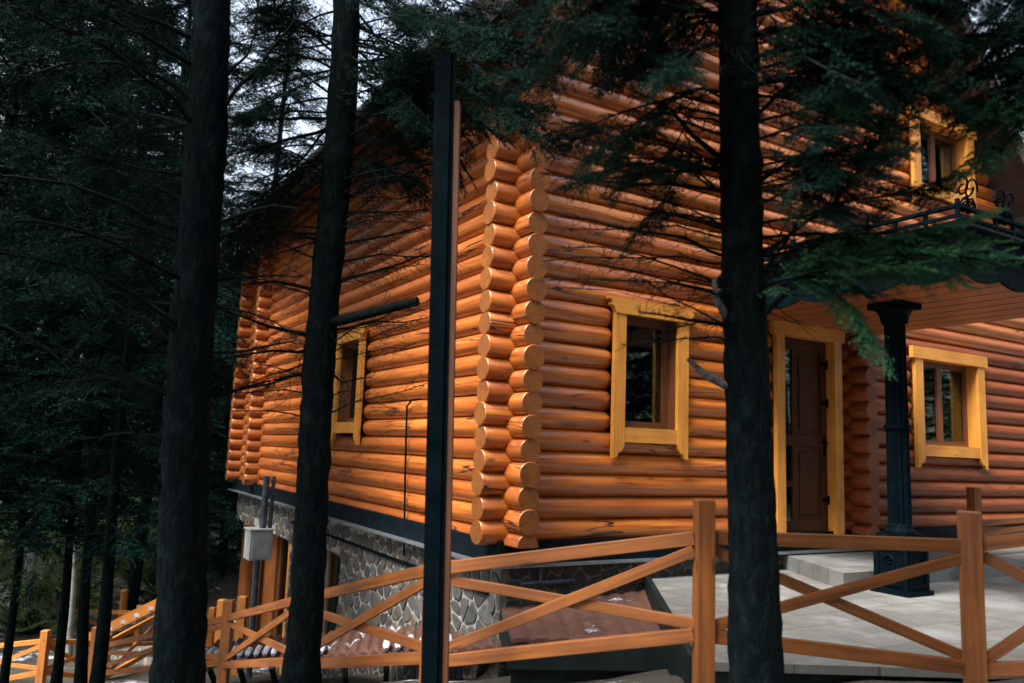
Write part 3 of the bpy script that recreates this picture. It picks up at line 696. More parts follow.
# ------------------------------------------------------------------ black post with timber batten
pb = at(438, 640, 3.9); ptop = 3.16
mp_ = thing('metal_post', (pb[0], pb[1], -.4), 'tall black square metal post with a brown timber batten on its right', 'post')
m_ = MB(); rot = math.atan2(rt[1], rt[0])
tx = at(447, 60, 3.9)
P0 = np.array([pb[0], pb[1], -.4]); P1 = np.array([tx[0], tx[1], ptop])
P0 = P0 + (P0 - P1) * .0
U = np.array([rt[0], rt[1], 0]); U /= np.linalg.norm(U); V = np.array([-U[1], U[0], 0])
def leanbox(mb, c0, c1, u0, u1, v0, v1):
    mb.hexa([c0 + U * u0 + V * v0, c0 + U * u1 + V * v0, c0 + U * u1 + V * v1, c0 + U * u0 + V * v1, c1 + U * u0 + V * v0, c1 + U * u1 + V * v0, c1 + U * u1 + V * v1, c1 + U * u0 + V * v1])
leanbox(m_, P0, P1, -.055, .04, -.04, .06); leanbox(m_, P0, P1, -.01, .022, -.052, -.0402); m_.build('steel_tube', 'black_metal', mp_)
m_ = MB(); leanbox(m_, P0 + np.array([0, 0, .1]), P0 + (P1 - P0) * .93, .042, .068, -.035, .05); m_.build('batten', 'batten_wood', mp_)

# ------------------------------------------------------------------ fences
def fence(name, posts, label, group=None, wood_='fence_wood', pw=.1, rw=.045, rh=.068, skip=(), brace=True, snow=False):
    """posts: (xyz of top rail centre, bottom rail z, post top z, post bottom z, rot, width)"""
    f_ = thing(name, (posts[0][0][0], posts[0][0][1], posts[0][3]), label, 'fence', group)
    for i, (p_, zb_, zt, z0_, rot_, w_) in enumerate(posts):
        if i in skip: continue
        m_ = MB(); m_.post(p_, z0_, zt, w_, rot_); m_.build('post', wood_, f_, weld=True)
    for A, B in zip(posts[:-1], posts[1:]):
        a_, b2 = np.array(A[0], float), np.array(B[0], float); d_ = b2 - a_; d_[2] = 0; L = np.linalg.norm(d_); d_ /= L
        a1_ = a_ + (b2 - a_) * (A[5] * .5 / L); b1_ = b2 - (b2 - a_) * (B[5] * .5 / L)
        m_ = MB(); m_.bar(a1_, b1_, rw, rh); m_.build('rail', wood_, f_, weld=True)
        la = np.array([a1_[0], a1_[1], A[1]]); lb = np.array([b1_[0], b1_[1], B[1]])
        m_ = MB(); m_.bar(la, lb, rw, rh); m_.build('rail', wood_, f_, weld=True)
        if brace:
            nrm = np.cross(d_, (0, 0, 1)) * rw * .26
            for s_, (p_, q_) in ((1, (la + np.array([0, 0, rh * .75]), b1_ - np.array([0, 0, rh * .9]))), (-1, (a1_ - np.array([0, 0, rh * .9]), lb + np.array([0, 0, rh * .75])))):
                m_ = MB(); m_.bar(p_ + nrm * s_, q_ + nrm * s_, rw * .48, rh * .85); m_.build('brace', wood_, f_, weld=True)
    return f_
def pst(px, ytop, ybot, ypost, d_, w_=.1, rot_=None, z0_=None):
    a_ = at(px, ytop, d_); l_ = at(px, ybot, d_); t_ = at(px, ypost, d_)
    g_ = float(Hh(a_[0], a_[1])) - .1
    return (a_, l_[2], t_[2], g_ if z0_ is None else z0_, rot if rot_ is None else rot_, w_)
ang = lambda a_: rot + R(a_)
P = [pst(95, 648, 672, 628, 11.2), pst(228, 618, 662, 601, 8.3), pst(299, 600, 661, 575, 5.95, .1), pst(434, 569, 657, 545, 4.5), pst(704, 537, 633, 501, 4.05, .092, ang(4)), pst(970, 546, 663, 513, 4.2, .112, ang(-28), T - .6), pst(1180, 520, 662, 480, 3.7)]
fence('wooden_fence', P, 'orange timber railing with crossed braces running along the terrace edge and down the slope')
P = [pst(-60, 652, 690, 640, 11.5), pst(45, 641, 672, 631, 11.0, .1), pst(107, 643, 676, 635, 11.6), pst(165, 612, 645, 603, 12.6)]
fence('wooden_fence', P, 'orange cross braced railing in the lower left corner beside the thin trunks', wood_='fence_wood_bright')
P = [pst(68, 611, 640, 604, 15.0), pst(140, 613, 640, 606, 14.4), pst(212, 617, 646, 608, 13.6)]
fence('wooden_fence', P, 'far orange railing at the top of the snowy steps on the left', wood_='fence_wood_bright')
P = [pst(243, 605, 650, 597, 11.2), pst(276, 604, 648, 596, 13.2)]
P = [(onp(975, 524, 1, 5.2), .42, 1.0, .1, ang(20), .11), (onp(1100, 512, 1, 5.3), .42, 1.05, .1, ang(20), .11)]
fence('wooden_fence', P, 'dark reddish railing on the porch platform, behind the corner fence post at right', wood_='brown_wood' if 0 else 'fence_wood', rh=.07)

# ------------------------------------------------------------------ low tiled roof over the cellar stairs
lt = thing('cellar_roof', (4.2, 5.2, -.9), 'low brown tiled roof with melting snow between the terrace and the stone base', 'low roof')
def sheet(c00, c10, c11, c01, nu, nv, waves, amp, name, m, par, th=.03):
    """bilinear sheet: u along c00->c10 (waves across), v towards c01"""
    c00, c10, c11, c01 = [np.array(c, float) for c in (c00, c10, c11, c01)]; b = MB()
    def P(u, v, o=0):
        p = c00 * (1 - u) * (1 - v) + c10 * u * (1 - v) + c11 * u * v + c01 * (1 - u) * v
        return p + np.array([0, 0, amp * abs(math.sin(math.pi * waves * u)) + .012 * ((v * 5) % 1) - o])
    for i in range(nu):
        for j in range(nv):
            u0, u1, v0, v1 = i / nu, (i + 1) / nu, j / nv, (j + .999) / nv
            b.poly([P(u0, v0), P(u1, v0), P(u1, v1), P(u0, v1)], None, 0, 0, True)
        b.poly([P(i / nu, 0, th), P((i + 1) / nu, 0, th), P((i + 1) / nu, 0), P(i / nu, 0)])
    b.poly([c00 - (0, 0, th), c01 - (0, 0, th), c11 - (0, 0, th), c10 - (0, 0, th)])
    return b.build(name, m, par, weld='smooth')
fl_, fr_, br_, bl_ = onp(512, 640, 2, -.16), onp(694, 642, 2, -.10), onp(646, 582, 2, -.02), onp(500, 606, 2, -.10)
sheet(fl_, fr_, br_, bl_, 72, 10, 9, .016, 'tile_sheet', 'tile_sheet', lt)
g = MB(); g.bar(fl_ - (0, 0, .12), fr_ - (0, 0, .12), .03, .17); g.bar(fl_ - (0, 0, .12), bl_ - (0, 0, .12), .03, .17); g.build('fascia', 'dark_steel', lt)
g = MB(); q = np.array([.03, .05, 0]); g.prism([(*(fl_ + q)[:2], -1.2), (*(fr_ + q)[:2], -1.2), (*(fr_ + q)[:2], -.2), (*(fl_ + q)[:2], -.26)], (.03, .04, 0)); g.build('side_panel', 'dark_steel', lt)
al_, ar_ = at(196, 664, 9.3), at(512, 650, 6.5); ud = np.array([.35, .75, .03])
lw = sheet(al_, ar_, ar_ + ud, al_ + ud, 30 * 8, 5, 30, .045, 'tile_sheet', 'tile_sheet', lt, .05)
g = MB()
for i in range(30):
    u = (i + .5) / 30; c = al_ + (ar_ - al_) * u; r_ = rng.uniform(.3, 1.0)
    if rng.random() < (.15 if u < .35 else .4): continue
    dd = ud / np.linalg.norm(ud); g.tube([c - dd * .03 + (0, 0, .065), c + dd * .01 + (0, 0, .085), c + dd * .25 * r_ + (0, 0, .095), c + dd * .42 * r_ + (0, 0, .08)], [.02, .036, .034, .01], 8)
g.build('snow', 'snow', lt, weld='smooth')
g = MB()
for i in range(8):
    c = al_ + (ar_ - al_) * (i + .5) / 8; g.bar(c + (0, 0, -.06), c + np.array([.25, .6, -.5]), .05, .05)
g.build('strut', 'dark_steel', lt)
# ------------------------------------------------------------------ snowy steps, retaining wall, bollard at lower left
st_ = thing('wooden_steps', tuple(at(120, 640, 13.2)), 'snow covered steps with orange timber stringers climbing right, lower left', 'steps')
a0, a1 = at(82, 645, 13.6), at(178, 598, 12.6); bk_ = np.array([.45, .9, 0])
for k_ in range(7):
    c = a0 + (a1 - a0) * (k_ + .5) / 7; g = MB(); g.bar(c, c + bk_, .24, .05); g.build('tread', 'snow', st_)
for o_ in (0, 1):
    g = MB(); g.bar(a0 + bk_ * o_ + (0, 0, .06), a1 + bk_ * o_ + (0, 0, .06), .05, .16); g.build('stringer', 'fence_wood_bright', st_)
w0, w1 = at(104, 655, 12.9), at(190, 640, 12.1)
g = MB(); g.prism([(*w0[:2], -3.6), (*w1[:2], -3.6), (*w1[:2], w1[2]), (*w0[:2], w0[2])], (.3, .35, 0)); o = g.build('retaining_wall', 'rubble_stone', None, (w0[0], w0[1], -3)); tag(o, 'rough stone retaining wall below the snowy steps at lower left', 'wall')
bp = at(123, 612, 15.5); g = MB(); g.tube([(bp[0], bp[1], bp[2] - .6), (bp[0], bp[1], bp[2]), (bp[0], bp[1], bp[2] + .40)], .075, 14); g.tube([(bp[0], bp[1], bp[2] + .401), (bp[0], bp[1], bp[2] + .43)], [.08, .06], 14)
tag(g.build('wooden_post', 'fence_wood_bright', None, (bp[0], bp[1], bp[2] - .6)), 'short round orange post above the snowy steps', 'post')
for i, (px, d_, yt, lab) in enumerate(((223, 12.6, 600, 'square orange post standing just left of the slope fence post'), (243, 12.2, 597, 'taller square orange post in front of the timber cellar wall'))):
    p_ = at(px, yt, d_); g = MB(); g.post(p_, p_[2] - 1.3, p_[2], .13, rot); tag(g.build('wooden_post', 'fence_wood_bright', None, (p_[0], p_[1], p_[2] - 1.3)), lab, 'post')
# ------------------------------------------------------------------ trees
class TM:
    """wood (quads) or needles (tris) gathered as arrays and linked as ONE mesh"""
    def __init__(s): s.V = []; s.Q = []; s.n = 0; s.k = 4; s.UV = []
    def tube(s, path, rad, n=5):
        P = np.asarray(path, float); m = len(P); d = np.gradient(P, axis=0); d /= np.linalg.norm(d, axis=1)[:, None] + 1e-9
        ref = np.array([0, 0, 1.]) if abs(d[0][2]) < .9 else np.array([0, 1., 0])
        sd = np.cross(d, ref); sd /= np.linalg.norm(sd, axis=1)[:, None] + 1e-9; u = np.cross(sd, d)
        a = np.arange(n) * 2 * np.pi / n; r_ = np.asarray(rad)[:, None, None]
        V = P[:, None, :] + (sd[:, None, :] * np.cos(a)[None, :, None] + u[:, None, :] * np.sin(a)[None, :, None]) * r_
        i = np.arange(m - 1)[:, None] * n; j = np.arange(n)[None, :]; j2 = (j + 1) % n
        Q = np.stack([i + j, i + j2, i + n + j2, i + n + j], -1).reshape(-1, 4) + s.n
        s.V.append(V.reshape(-1, 3)); s.Q.append(Q); s.n += m * n
    def tris(s, T):
        s.k = 3; m = len(T); s.V.append(T.reshape(-1, 3)); s.Q.append(np.arange(m * 3).reshape(-1, 3) + s.n); s.n += m * 3
    def build(s, name, m, parent=None, origin=None, smooth=True):
        o = np.array(origin if origin is not None else (parent['_o'] if parent is not None else (0, 0, 0)), float)
        if not s.V: return None
        V = (np.concatenate(s.V) - o).astype(np.float32); Q = np.concatenate(s.Q).astype(np.int32); k = Q.shape[1]
        me = bpy.data.meshes.new(name); me.vertices.add(len(V)); me.vertices.foreach_set('co', V.ravel())
        me.loops.add(Q.size); me.loops.foreach_set('vertex_index', Q.ravel()); me.polygons.add(len(Q))
        me.polygons.foreach_set('loop_start', np.arange(0, Q.size, k, dtype=np.int32)); me.polygons.foreach_set('loop_total', np.full(len(Q), k, np.int32))
        me.polygons.foreach_set('use_smooth', np.full(len(Q), smooth and k == 4)); me.materials.append(MATS[m]); me.update(calc_edges=True)
        return link(name, me, parent, o)
def needle_tris(B, D, L, w):
    """needles: base points B, directions D (unit), lengths L, width w -> thin triangles"""
    s = np.cross(D, rng.normal(size=D.shape)); s /= np.linalg.norm(s, axis=1)[:, None] + 1e-9
    return np.stack([B - s * w * .5, B + s * w * .5, B + D * L[:, None]], 1)
def make_spray(nt_=10, nn_=30, nl=.065, w=.017, seed=0, flat=.35):
    """a flat fir spray along +x, unit length; unit = spray length"""
    g = np.random.default_rng(seed); out = []
    def line(p0, d_, L, cnt, curve):
        t = np.sort(g.random(cnt)) ; pts = p0 + d_[None] * (t * L)[:, None] + np.array([0, 0, -1.])[None] * (curve * (t * L) ** 2)[:, None]
        side = np.cross(d_, (0, 0, 1)); side /= np.linalg.norm(side)
        sg = np.where(np.arange(cnt) % 2 == 0, 1, -1)[:, None]
        D = d_[None] * g.uniform(.35, .9, (cnt, 1)) + side[None] * sg * g.uniform(.5, 1., (cnt, 1)) + np.array([0, 0, 1.])[None] * g.normal(0, flat, (cnt, 1))
        D /= np.linalg.norm(D, axis=1)[:, None]
        out.append(needle_tris(pts, D, g.uniform(.7, 1.2, cnt) * nl, w))
        st_ = np.array([[p0 - side * .004, p0 + side * .004, p0 + d_ * L - np.array([0, 0, curve * L * L])]]); out.append(st_)
    X = np.array([1., 0, 0]); line(np.zeros(3), X, 1., int(nn_ * 1.8), .12)
    for i in range(nt_):
        x = .06 + .86 * (i + .3 * g.random()) / nt_
        for s_ in (-1, 1):
            if g.random() < .1: continue
            L = (.10 + .42 * (1 - x)) * g.uniform(.7, 1.15); a = R(g.uniform(38, 58))
            d_ = np.array([math.cos(a), s_ * math.sin(a), g.normal(0, .12)]); d_ /= np.linalg.norm(d_)
            line(np.array([x, 0, -.12 * x * x]), d_, L, max(5, int(nn_ * L * 2.3)), .25)
    return np.concatenate(out)
SPR = [make_spray(seed=i) for i in range(6)]
SPF = [make_spray(7, 19, .10, .024, seed=20 + i, flat=.5) for i in range(5)]
def place(T, p, d_, L, up=(0, 0, 1), roll_=0.):
    d_ = d_ / (np.linalg.norm(d_) + 1e-9); s = np.cross(np.array(up, float), d_); s /= np.linalg.norm(s) + 1e-9; u = np.cross(d_, s)
    c, sn = math.cos(roll_), math.sin(roll_); s, u = s * c + u * sn, u * c - s * sn
    return p + T @ (np.stack([d_, s, u]) * L)
def bough(path, r0, wood, leaf, dens=1., twl=.45, spl=.34, leaf_from=.25, dead=0.5, tr=.0035, spr=SPR, twig_gap=.07):
    """one limb: path (k,3) from trunk outward; adds side twigs and, past leaf_from, sprays"""
    P = np.asarray(path, float); seg = np.linalg.norm(np.diff(P, axis=0), axis=1); cum = np.r_[0, np.cumsum(seg)]; L = cum[-1]
    m = max(5, int(L / .12)); ts = np.linspace(0, L, m); Q = np.stack([np.interp(ts, cum, P[:, i]) for i in range(3)], 1)
    if m > 6:
        for _ in range(2): Q[1:-1] = (Q[:-2] + 2 * Q[1:-1] + Q[2:]) / 4
    Q[1:] += rng.normal(0, .008, (m - 1, 3)); rad = r0 * (1 - .85 * np.linspace(0, 1, m) ** .8) + .002
    wood.tube(Q, rad, 6)
    n = int(L / twig_gap * dens)
    for i in range(n):
        t = (i + rng.random()) / n; 
        if t < .06: continue
        x = t * L; p = np.array([np.interp(x, ts, Q[:, k]) for k in range(3)]); j = min(int(t * (m - 1)), m - 2)
        d_ = Q[j + 1] - Q[j]; d_ /= np.linalg.norm(d_); s = np.cross(d_, (0, 0, 1.)); s /= np.linalg.norm(s) + 1e-9
        s = s * (1 if rng.random() < .5 else -1)
        a = R(rng.uniform(35, 70)); dd = d_ * math.cos(a) + s * math.sin(a) * rng.uniform(.6, 1) + np.array([0, 0, rng.normal(-.12, .28)]); dd /= np.linalg.norm(dd)
        tl = twl * min(1, L) * (1.05 - t * .75) * rng.uniform(.35, 1.1); k_ = 5
        tt = np.linspace(0, 1, k_)[:, None]; TP = p + dd * tl * tt + np.array([0, 0, -.10 * tl]) * tt ** 2 + np.r_[np.zeros((1, 3)), rng.normal(0, .012, (k_ - 1, 3))]
        wood.tube(TP, tr * (1.1 - .8 * tt[:, 0]), 3)
        for q in range(rng.integers(1, 4)):      # twiglets
            f = rng.uniform(.25, .95); b0 = p + dd * tl * f; e = dd + rng.normal(0, .55, 3); e /= np.linalg.norm(e)
            wood.tube([b0, b0 + e * tl * rng.uniform(.15, .4)], [tr * .5, tr * .25], 3)
        if leaf is not None and t > leaf_from and rng.random() > dead * (1 - t) * .8:
            leaf.tris(place(spr[rng.integers(len(spr))], p + dd * tl * .15, dd + np.array([0, 0, -.15]), max(tl, spl * .6) * rng.uniform(.9, 1.3), roll_=rng.normal(0, .3)))
            if rng.random() < .5: leaf.tris(place(spr[rng.integers(len(spr))], p + dd * tl * .5, d_ + dd * .4 + rng.normal(0, .2, 3), spl * rng.uniform(.7, 1.1), roll_=rng.normal(0, .4)))
    if leaf is not None and leaf_from < 1: leaf.tris(place(SPR[rng.integers(6)] if spr is SPR else spr[0], Q[-2], Q[-1] - Q[-3], spl * 1.2))
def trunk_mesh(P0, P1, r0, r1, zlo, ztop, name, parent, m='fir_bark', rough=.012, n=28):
    P0, P1 = np.array(P0), np.array(P1); d_ = (P1 - P0) / (P1[2] - P0[2]); zs = np.arange(zlo, ztop, .07 if n > 20 else .3)
    path = np.array([P0 + d_ * (z - P0[2]) for z in zs]); ph = rng.random(6) * 6
    path[:, 0] += .012 * np.sin(zs * 2.1 + ph[0]); path[:, 1] += .012 * np.sin(zs * 1.7 + ph[1])
    rr = np.interp(zs, [zlo, zlo + .35, P0[2], P1[2], ztop], [r0 * 1.5, r0 * 1.12, r0, r1, max(.02, r1 - (ztop - P1[2]) * .012)])
    a = np.arange(n) * 2 * np.pi / n
    V = np.zeros((len(zs), n, 3)); 
    for i, z in enumerate(zs):
        w = rr[i] * (1 + .02 * np.sin(a * 3 + ph[2] + z) + .018 * np.sin(a * 7 + z * 2.3 + ph[3])) + rng.normal(0, rough * rr[i] / .12 * .45, n)
        V[i] = path[i] + np.stack([np.cos(a) * w, np.sin(a) * w, np.zeros(n)], 1)
    t = TM(); t.V.append(V.reshape(-1, 3)); i = np.arange(len(zs) - 1)[:, None] * n; j = np.arange(n)[None]; j2 = (j + 1) % n
    t.Q.append(np.stack([i + j, i + j2, i + n + j2, i + n + j], -1).reshape(-1, 4)); t.build(name, m, parent)
    return lambda z: P0 + d_ * (z - P0[2])
def near_tree(lo, hi, dist, w0, w1, label, ztop=11):
    A, B = at(*lo, dist), at(*hi, dist); g = float(Hh(A[0], A[1])); g = min(g, A[2] - .25) - .1
    root = thing('fir_tree', (A[0], A[1], g), label, 'fir tree')
    ax = trunk_mesh(A, B, w0 * dist / F / 2, w1 * dist / F / 2, g, ztop, 'trunk', root)
    return root, ax, dist
def limb(tree, pts, th, leafy=None, **k):
    """pts: (px, py, dist); th thickness in metres"""
    root, ax, dist = tree; P = [at(*p) for p in pts]
    c = ax(P[0][2]); P = [c] + P[1:] if len(P) > 2 else [c] + P[1:]
    w = TM(); l = TM() if leafy else None
    bough(P, th / 2, w, l, **k); o = w.build('branch', 'limb_bark', root)
    if l is not None and l.V: l.build('foliage', leafy, o)
def crown(tree, z0, z1, n, L, az=(0, 360), rise=.25, r0=.016, leafy='fir_needles', **k):
    root, ax, dist = tree
    for i in range(n):
        z = z0 + (z1 - z0) * (i + rng.random()) / n; a = R(rng.uniform(*az)); c = ax(z); ll = L * rng.uniform(.65, 1.1)
        # azimuth is measured from the picture's right-hand direction, 90 = away from the camera
        r3, f3 = np.array([.859, -.512, 0]), np.array([.512, .859, 0]); dd = r3 * math.cos(a) + f3 * math.sin(a)
        s = np.cross(dd, (0, 0, 1)) * rng.normal(0, .12)
        rs = rise * rng.uniform(.4, 1.3)
        P = [c + (dd + s * t) * ll * t + np.array([0, 0, rs * ll * math.sin(t * 2.4) - .12 * ll * t * t]) for t in (0, .25, .5, .75, 1)]
        w = TM(); l = TM() if leafy else None; bough(P, r0, w, l, **k); o = w.build('branch', 'limb_bark', root)
        if l is not None and l.V: l.build('foliage', leafy, o)

# ---- left foreground fir
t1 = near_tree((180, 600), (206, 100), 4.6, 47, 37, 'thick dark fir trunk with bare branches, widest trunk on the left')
D = 4.6
for pts, th in (([(168, 348, D), (145, 311, D - .2), (120, 280, D - .3)], .03), ([(165, 402, D), (135, 385, D - .1), (77, 358, D - .2), (30, 345, D - .3)], .022),
                ([(173, 304, D), (135, 301, D), (94, 284, D), (20, 272, D + .1)], .028), ([(175, 250, D), (145, 227, D), (95, 215, D - .1)], .028),
                ([(216, 284, D), (259, 274, D + .1), (300, 276, D + .2)], .018), ([(214, 356, D), (259, 348, D), (300, 340, D - .2)], .024), ([(212, 398, D), (259, 385, D + .3), (310, 372, D + .4)], .02),
                ([(216, 305, D), (262, 318, D), (300, 335, D)], .022), ([(220, 230, D), (262, 205, D), (300, 210, D)], .022), ([(225, 120, D), (265, 60, D), (300, 10, D)], .03),
                ([(222, 90, D), (250, 55, D), (262, -20, D)], .018), ([(170, 440, D), (120, 430, D), (60, 440, D - .2)], .014), ([(175, 180, D), (110, 160, D), (40, 150, D - .1)], .024)):
    limb(t1, pts, th, None, twl=.5, twig_gap=.05, tr=.003)
crown(t1, 2.9, 5.0, 14, 1.7, az=(90, 250), leafy='fir_needles', dead=.4, dens=1.2)
crown(t1, 6.0, 10, 6, 1.8, rise=.1, r0=.02, dens=.9, spl=.5)
crown(t1, 1.4, 3.2, 10, 1.6, az=(120, 250), leafy='fir_needles', dead=.6, dens=1.1)
# ---- second fir
t2 = near_tree((301, 650), (340, 100), 5.0, 33, 28, 'slimmer dark fir trunk before the log side wall with a sawn stub branch')
D = 5.0
for pts, th in (([(340, 285, D), (380, 270, D), (428, 252, D)], .028), ([(338, 263, D), (380, 255, D), (460, 257, D)], .014), ([(338, 332, D), (380, 323, D), (430, 319, D)], .016),
                ([(345, 247, D), (400, 235, D), (440, 222, D)], .018), ([(310, 292, D), (265, 280, D), (222, 285, D)], .028), ([(305, 338, D), (260, 322, D), (215, 306, D)], .035),
                ([(303, 345, D), (240, 355, D), (205, 362, D)], .025), ([(303, 370, D), (250, 388, D), (215, 398, D)], .022), ([(328, 125, D), (287, 138, D), (227, 155, D)], .024),
                ([(325, 118, D), (280, 118, D), (227, 118, D)], .018), ([(358, 64, D), (388, 60, D), (435, 52, D), (500, 48, D)], .022), ([(348, 205, D), (388, 182, D), (440, 160, D)], .02),
                ([(355, 128, D), (382, 104, D), (400, 80, D)], .02), ([(355, 215, D), (390, 215, D), (440, 207, D)], .016), ([(322, 200, D), (270, 192, D), (225, 190, D)], .022),
                ([(335, 360, D), (345, 385, D), (372, 378, D)], .02), ([(325, 235, D), (290, 232, D), (240, 240, D)], .016), ([(320, 400, D), (330, 395, D), (352, 390, D)], .01)):
    limb(t2, pts, th, None, twl=.6, twig_gap=.03, tr=.0028)
w = TM(); w.tube([t2[1](at(335, 325, D)[2]), at(370, 313, D - .12), at(418, 301, D - .2)], [.034, .031, .028], 10); w.tube([at(417.5, 301.1, D - .2), at(418.5, 300.9, D - .2)], [.028, .001], 10); tag(w.build('branch', 'limb_bark', t2[0]), 'thick sawn off stub branch')
for i in range(16):
    y0_ = rng.uniform(150, 420); x1_ = rng.uniform(400, 470); dd = rng.uniform(-.5, .5); y1_ = y0_ - 30 + rng.uniform(-30, 30)
    limb(t2, [(330, y0_, D), (370, (y0_ + y1_) / 2 - 5, D + dd * .4), (x1_, y1_, D + dd)], .007, None, twl=.6, twig_gap=.035, tr=.002)
for i in range(12):
    y0_ = rng.uniform(150, 430); x1_ = rng.uniform(222, 260); dd = rng.uniform(-.5, .5); y1_ = y0_ + rng.uniform(-30, 40)
    limb(t2, [(315, y0_, D), (280, (y0_ + y1_) / 2 - 5, D + dd * .4), (x1_, y1_, D + dd)], .009, None, twl=.6, twig_gap=.035, tr=.002)
for i in range(18):
    y0_ = rng.uniform(-60, 190); x1_ = rng.uniform(222, 262); dd = rng.uniform(-.6, .6); y1_ = y0_ + rng.uniform(-50, 50)
    limb(t2, [(340, y0_, D), (295, (y0_ + y1_) / 2 - 5, D + dd * .4), (x1_, y1_, D + dd)], .012, 'fir_needles' if i % 3 == 0 else None, twl=.6, twig_gap=.03, tr=.0022, dead=.9, spl=.2)
for i in range(10):
    y0_ = rng.uniform(-40, 170); x1_ = rng.uniform(400, 450); dd = rng.uniform(-.5, .5); y1_ = y0_ + rng.uniform(-40, 40)
    limb(t2, [(348, y0_, D), (375, (y0_ + y1_) / 2 - 5, D + dd * .4), (x1_, y1_, D + dd)], .012, 'fir_needles' if i % 2 == 0 else None, twl=.6, twig_gap=.03, tr=.0022, dead=.8, spl=.2)
for pts in ([(340, 120, D), (290, 170, D), (245, 215, D + .2)], [(335, 170, D), (290, 200, D), (235, 240, D + .3)], [(335, 140, D), (280, 190, D + .2), (250, 250, D + .3)], [(350, 110, D), (380, 130, D + .2), (420, 165, D + .3)], [(350, 40, D), (380, 70, D), (440, 70, D - .2)], [(345, 150, D), (370, 160, D), (410, 185, D)], [(350, -20, D), (410, 10, D - 1.), (480, 30, D - 1.5)], [(350, 70, D), (400, 100, D - .3), (440, 150, D - .3)], [(350, 50, D), (400, 90, D - .5), (430, 125, D - .7)], [(345, 20, D), (430, 60, D), (520, 110, D - .3)], [(345, 40, D), (440, 70, D - .4), (530, 130, D - .7)], [(345, 80, D), (410, 75, D - .2), (490, 60, D - .5)], [(345, -30, D), (430, 20, D - .3), (540, 60, D - .5)], [(345, -60, D), (420, -10, D), (520, 20, D)], [(345, 0, D), (430, 100, D - .1), (450, 150, D - .1)], [(345, 90, D), (400, 30, D - .2), (450, 10, D - .3)], [(345, 150, D), (400, 130, D), (440, 130, D + .1)], [(340, 60, D), (300, 20, D), (270, 10, D)], [(345, 190, D), (380, 160, D), (410, 150, D)],
            [(340, 100, D), (300, 70, D), (250, 70, D)], [(345, 40, D), (410, 60, D), (480, 80, D)], [(345, 60, D), (420, 95, D), (520, 105, D)], [(345, 10, D), (430, 90, D - .2), (480, 120, D - .3)]):
    limb(t2, pts, .016, 'fir_needles', twl=.4, twig_gap=.055, dead=.5)
crown(t2, 6.0, 10, 6, 1.5, rise=.15, spl=.45)
# ---- right foreground fir
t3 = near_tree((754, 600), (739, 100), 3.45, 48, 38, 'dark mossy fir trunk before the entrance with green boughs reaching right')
D = 3.45
for pts, th in (([(735, 195, D), (715, 150, D), (680, 115, D - .1), (635, 90, D - .2)], .034), ([(722, 190, D), (680, 185, D), (600, 178, D + .1), (540, 175, D + .2)], .014),
                ([(727, 330, D), (690, 322, D), (640, 312, D - .1)], .018), ([(727, 300, D), (670, 280, D), (600, 262, D + .1)], .01), ([(727, 262, D), (690, 240, D), (640, 225, D), (560, 215, D + .2)], .016),
                ([(727, 215, D), (690, 160, D), (660, 130, D)], .012), ([(740, 290, D), (690, 270, D), (630, 250, D), (560, 245, D)], .011), ([(727, 345, D), (700, 335, D), (620, 345, D)], .007),
                ([(730, 235, D), (670, 215, D), (600, 200, D)], .012)):
    limb(t3, pts, th, None, twl=.38, twig_gap=.032, tr=.0022)
for i in range(15):
    y0_ = rng.uniform(150, 335); x1_ = rng.uniform(545, 660); dd = rng.uniform(-.6, .4); y1_ = y0_ - 20 + rng.uniform(-40, 35)
    limb(t3, [(730, y0_, D), (690, (y0_ * 2 + y1_) / 3 - 8, D + dd * .4), (x1_, y1_, D + dd)], .008, 'fir_needles' if y0_ < 190 else None, twl=.4, twig_gap=.03, tr=.002, dead=1.15, leaf_from=.3, spl=.16)
for i in range(9):
    y0_ = rng.uniform(60, 190); x1_ = rng.uniform(820, 905); dd = rng.uniform(-.7, .3); y1_ = y0_ + rng.uniform(-30, 50)
    limb(t3, [(765, y0_, D), (800, (y0_ * 2 + y1_) / 3 - 12, D + dd * .4), (x1_, y1_, D + dd)], .012, 'fir_needles' if i % 3 else 'bright_needles', twl=.42, twig_gap=.04, tr=.002, dead=.6, leaf_from=.25, spl=.22)
for i in range(12):
    y0_ = rng.uniform(120, 300); x1_ = rng.uniform(810, 900); dd = rng.uniform(-.6, .4); y1_ = y0_ - 10 + rng.uniform(-70, 30)
    limb(t3, [(765, y0_, D), (785, (y0_ * 2 + y1_) / 3 - 8, D + dd * .4), (x1_, y1_, D + dd)], .008, 'fir_needles', twl=.4, twig_gap=.03, tr=.002, dead=1.1, leaf_from=.3, spl=.17)
for pts in ([(724, 385, D), (705, 375, D - .04), (688, 359, D - .06)], [(730, 320, D), (716, 300, D - .06), (714, 278, D - .08)]):
    w = TM(); P = [t3[1](at(*pts[0])[2])] + [at(*q) for q in pts]; w.tube(P, [.02, .018, .016, .009], 9); tag(w.build('branch', 'lichen_branch', t3[0]), 'short broken grey branch')
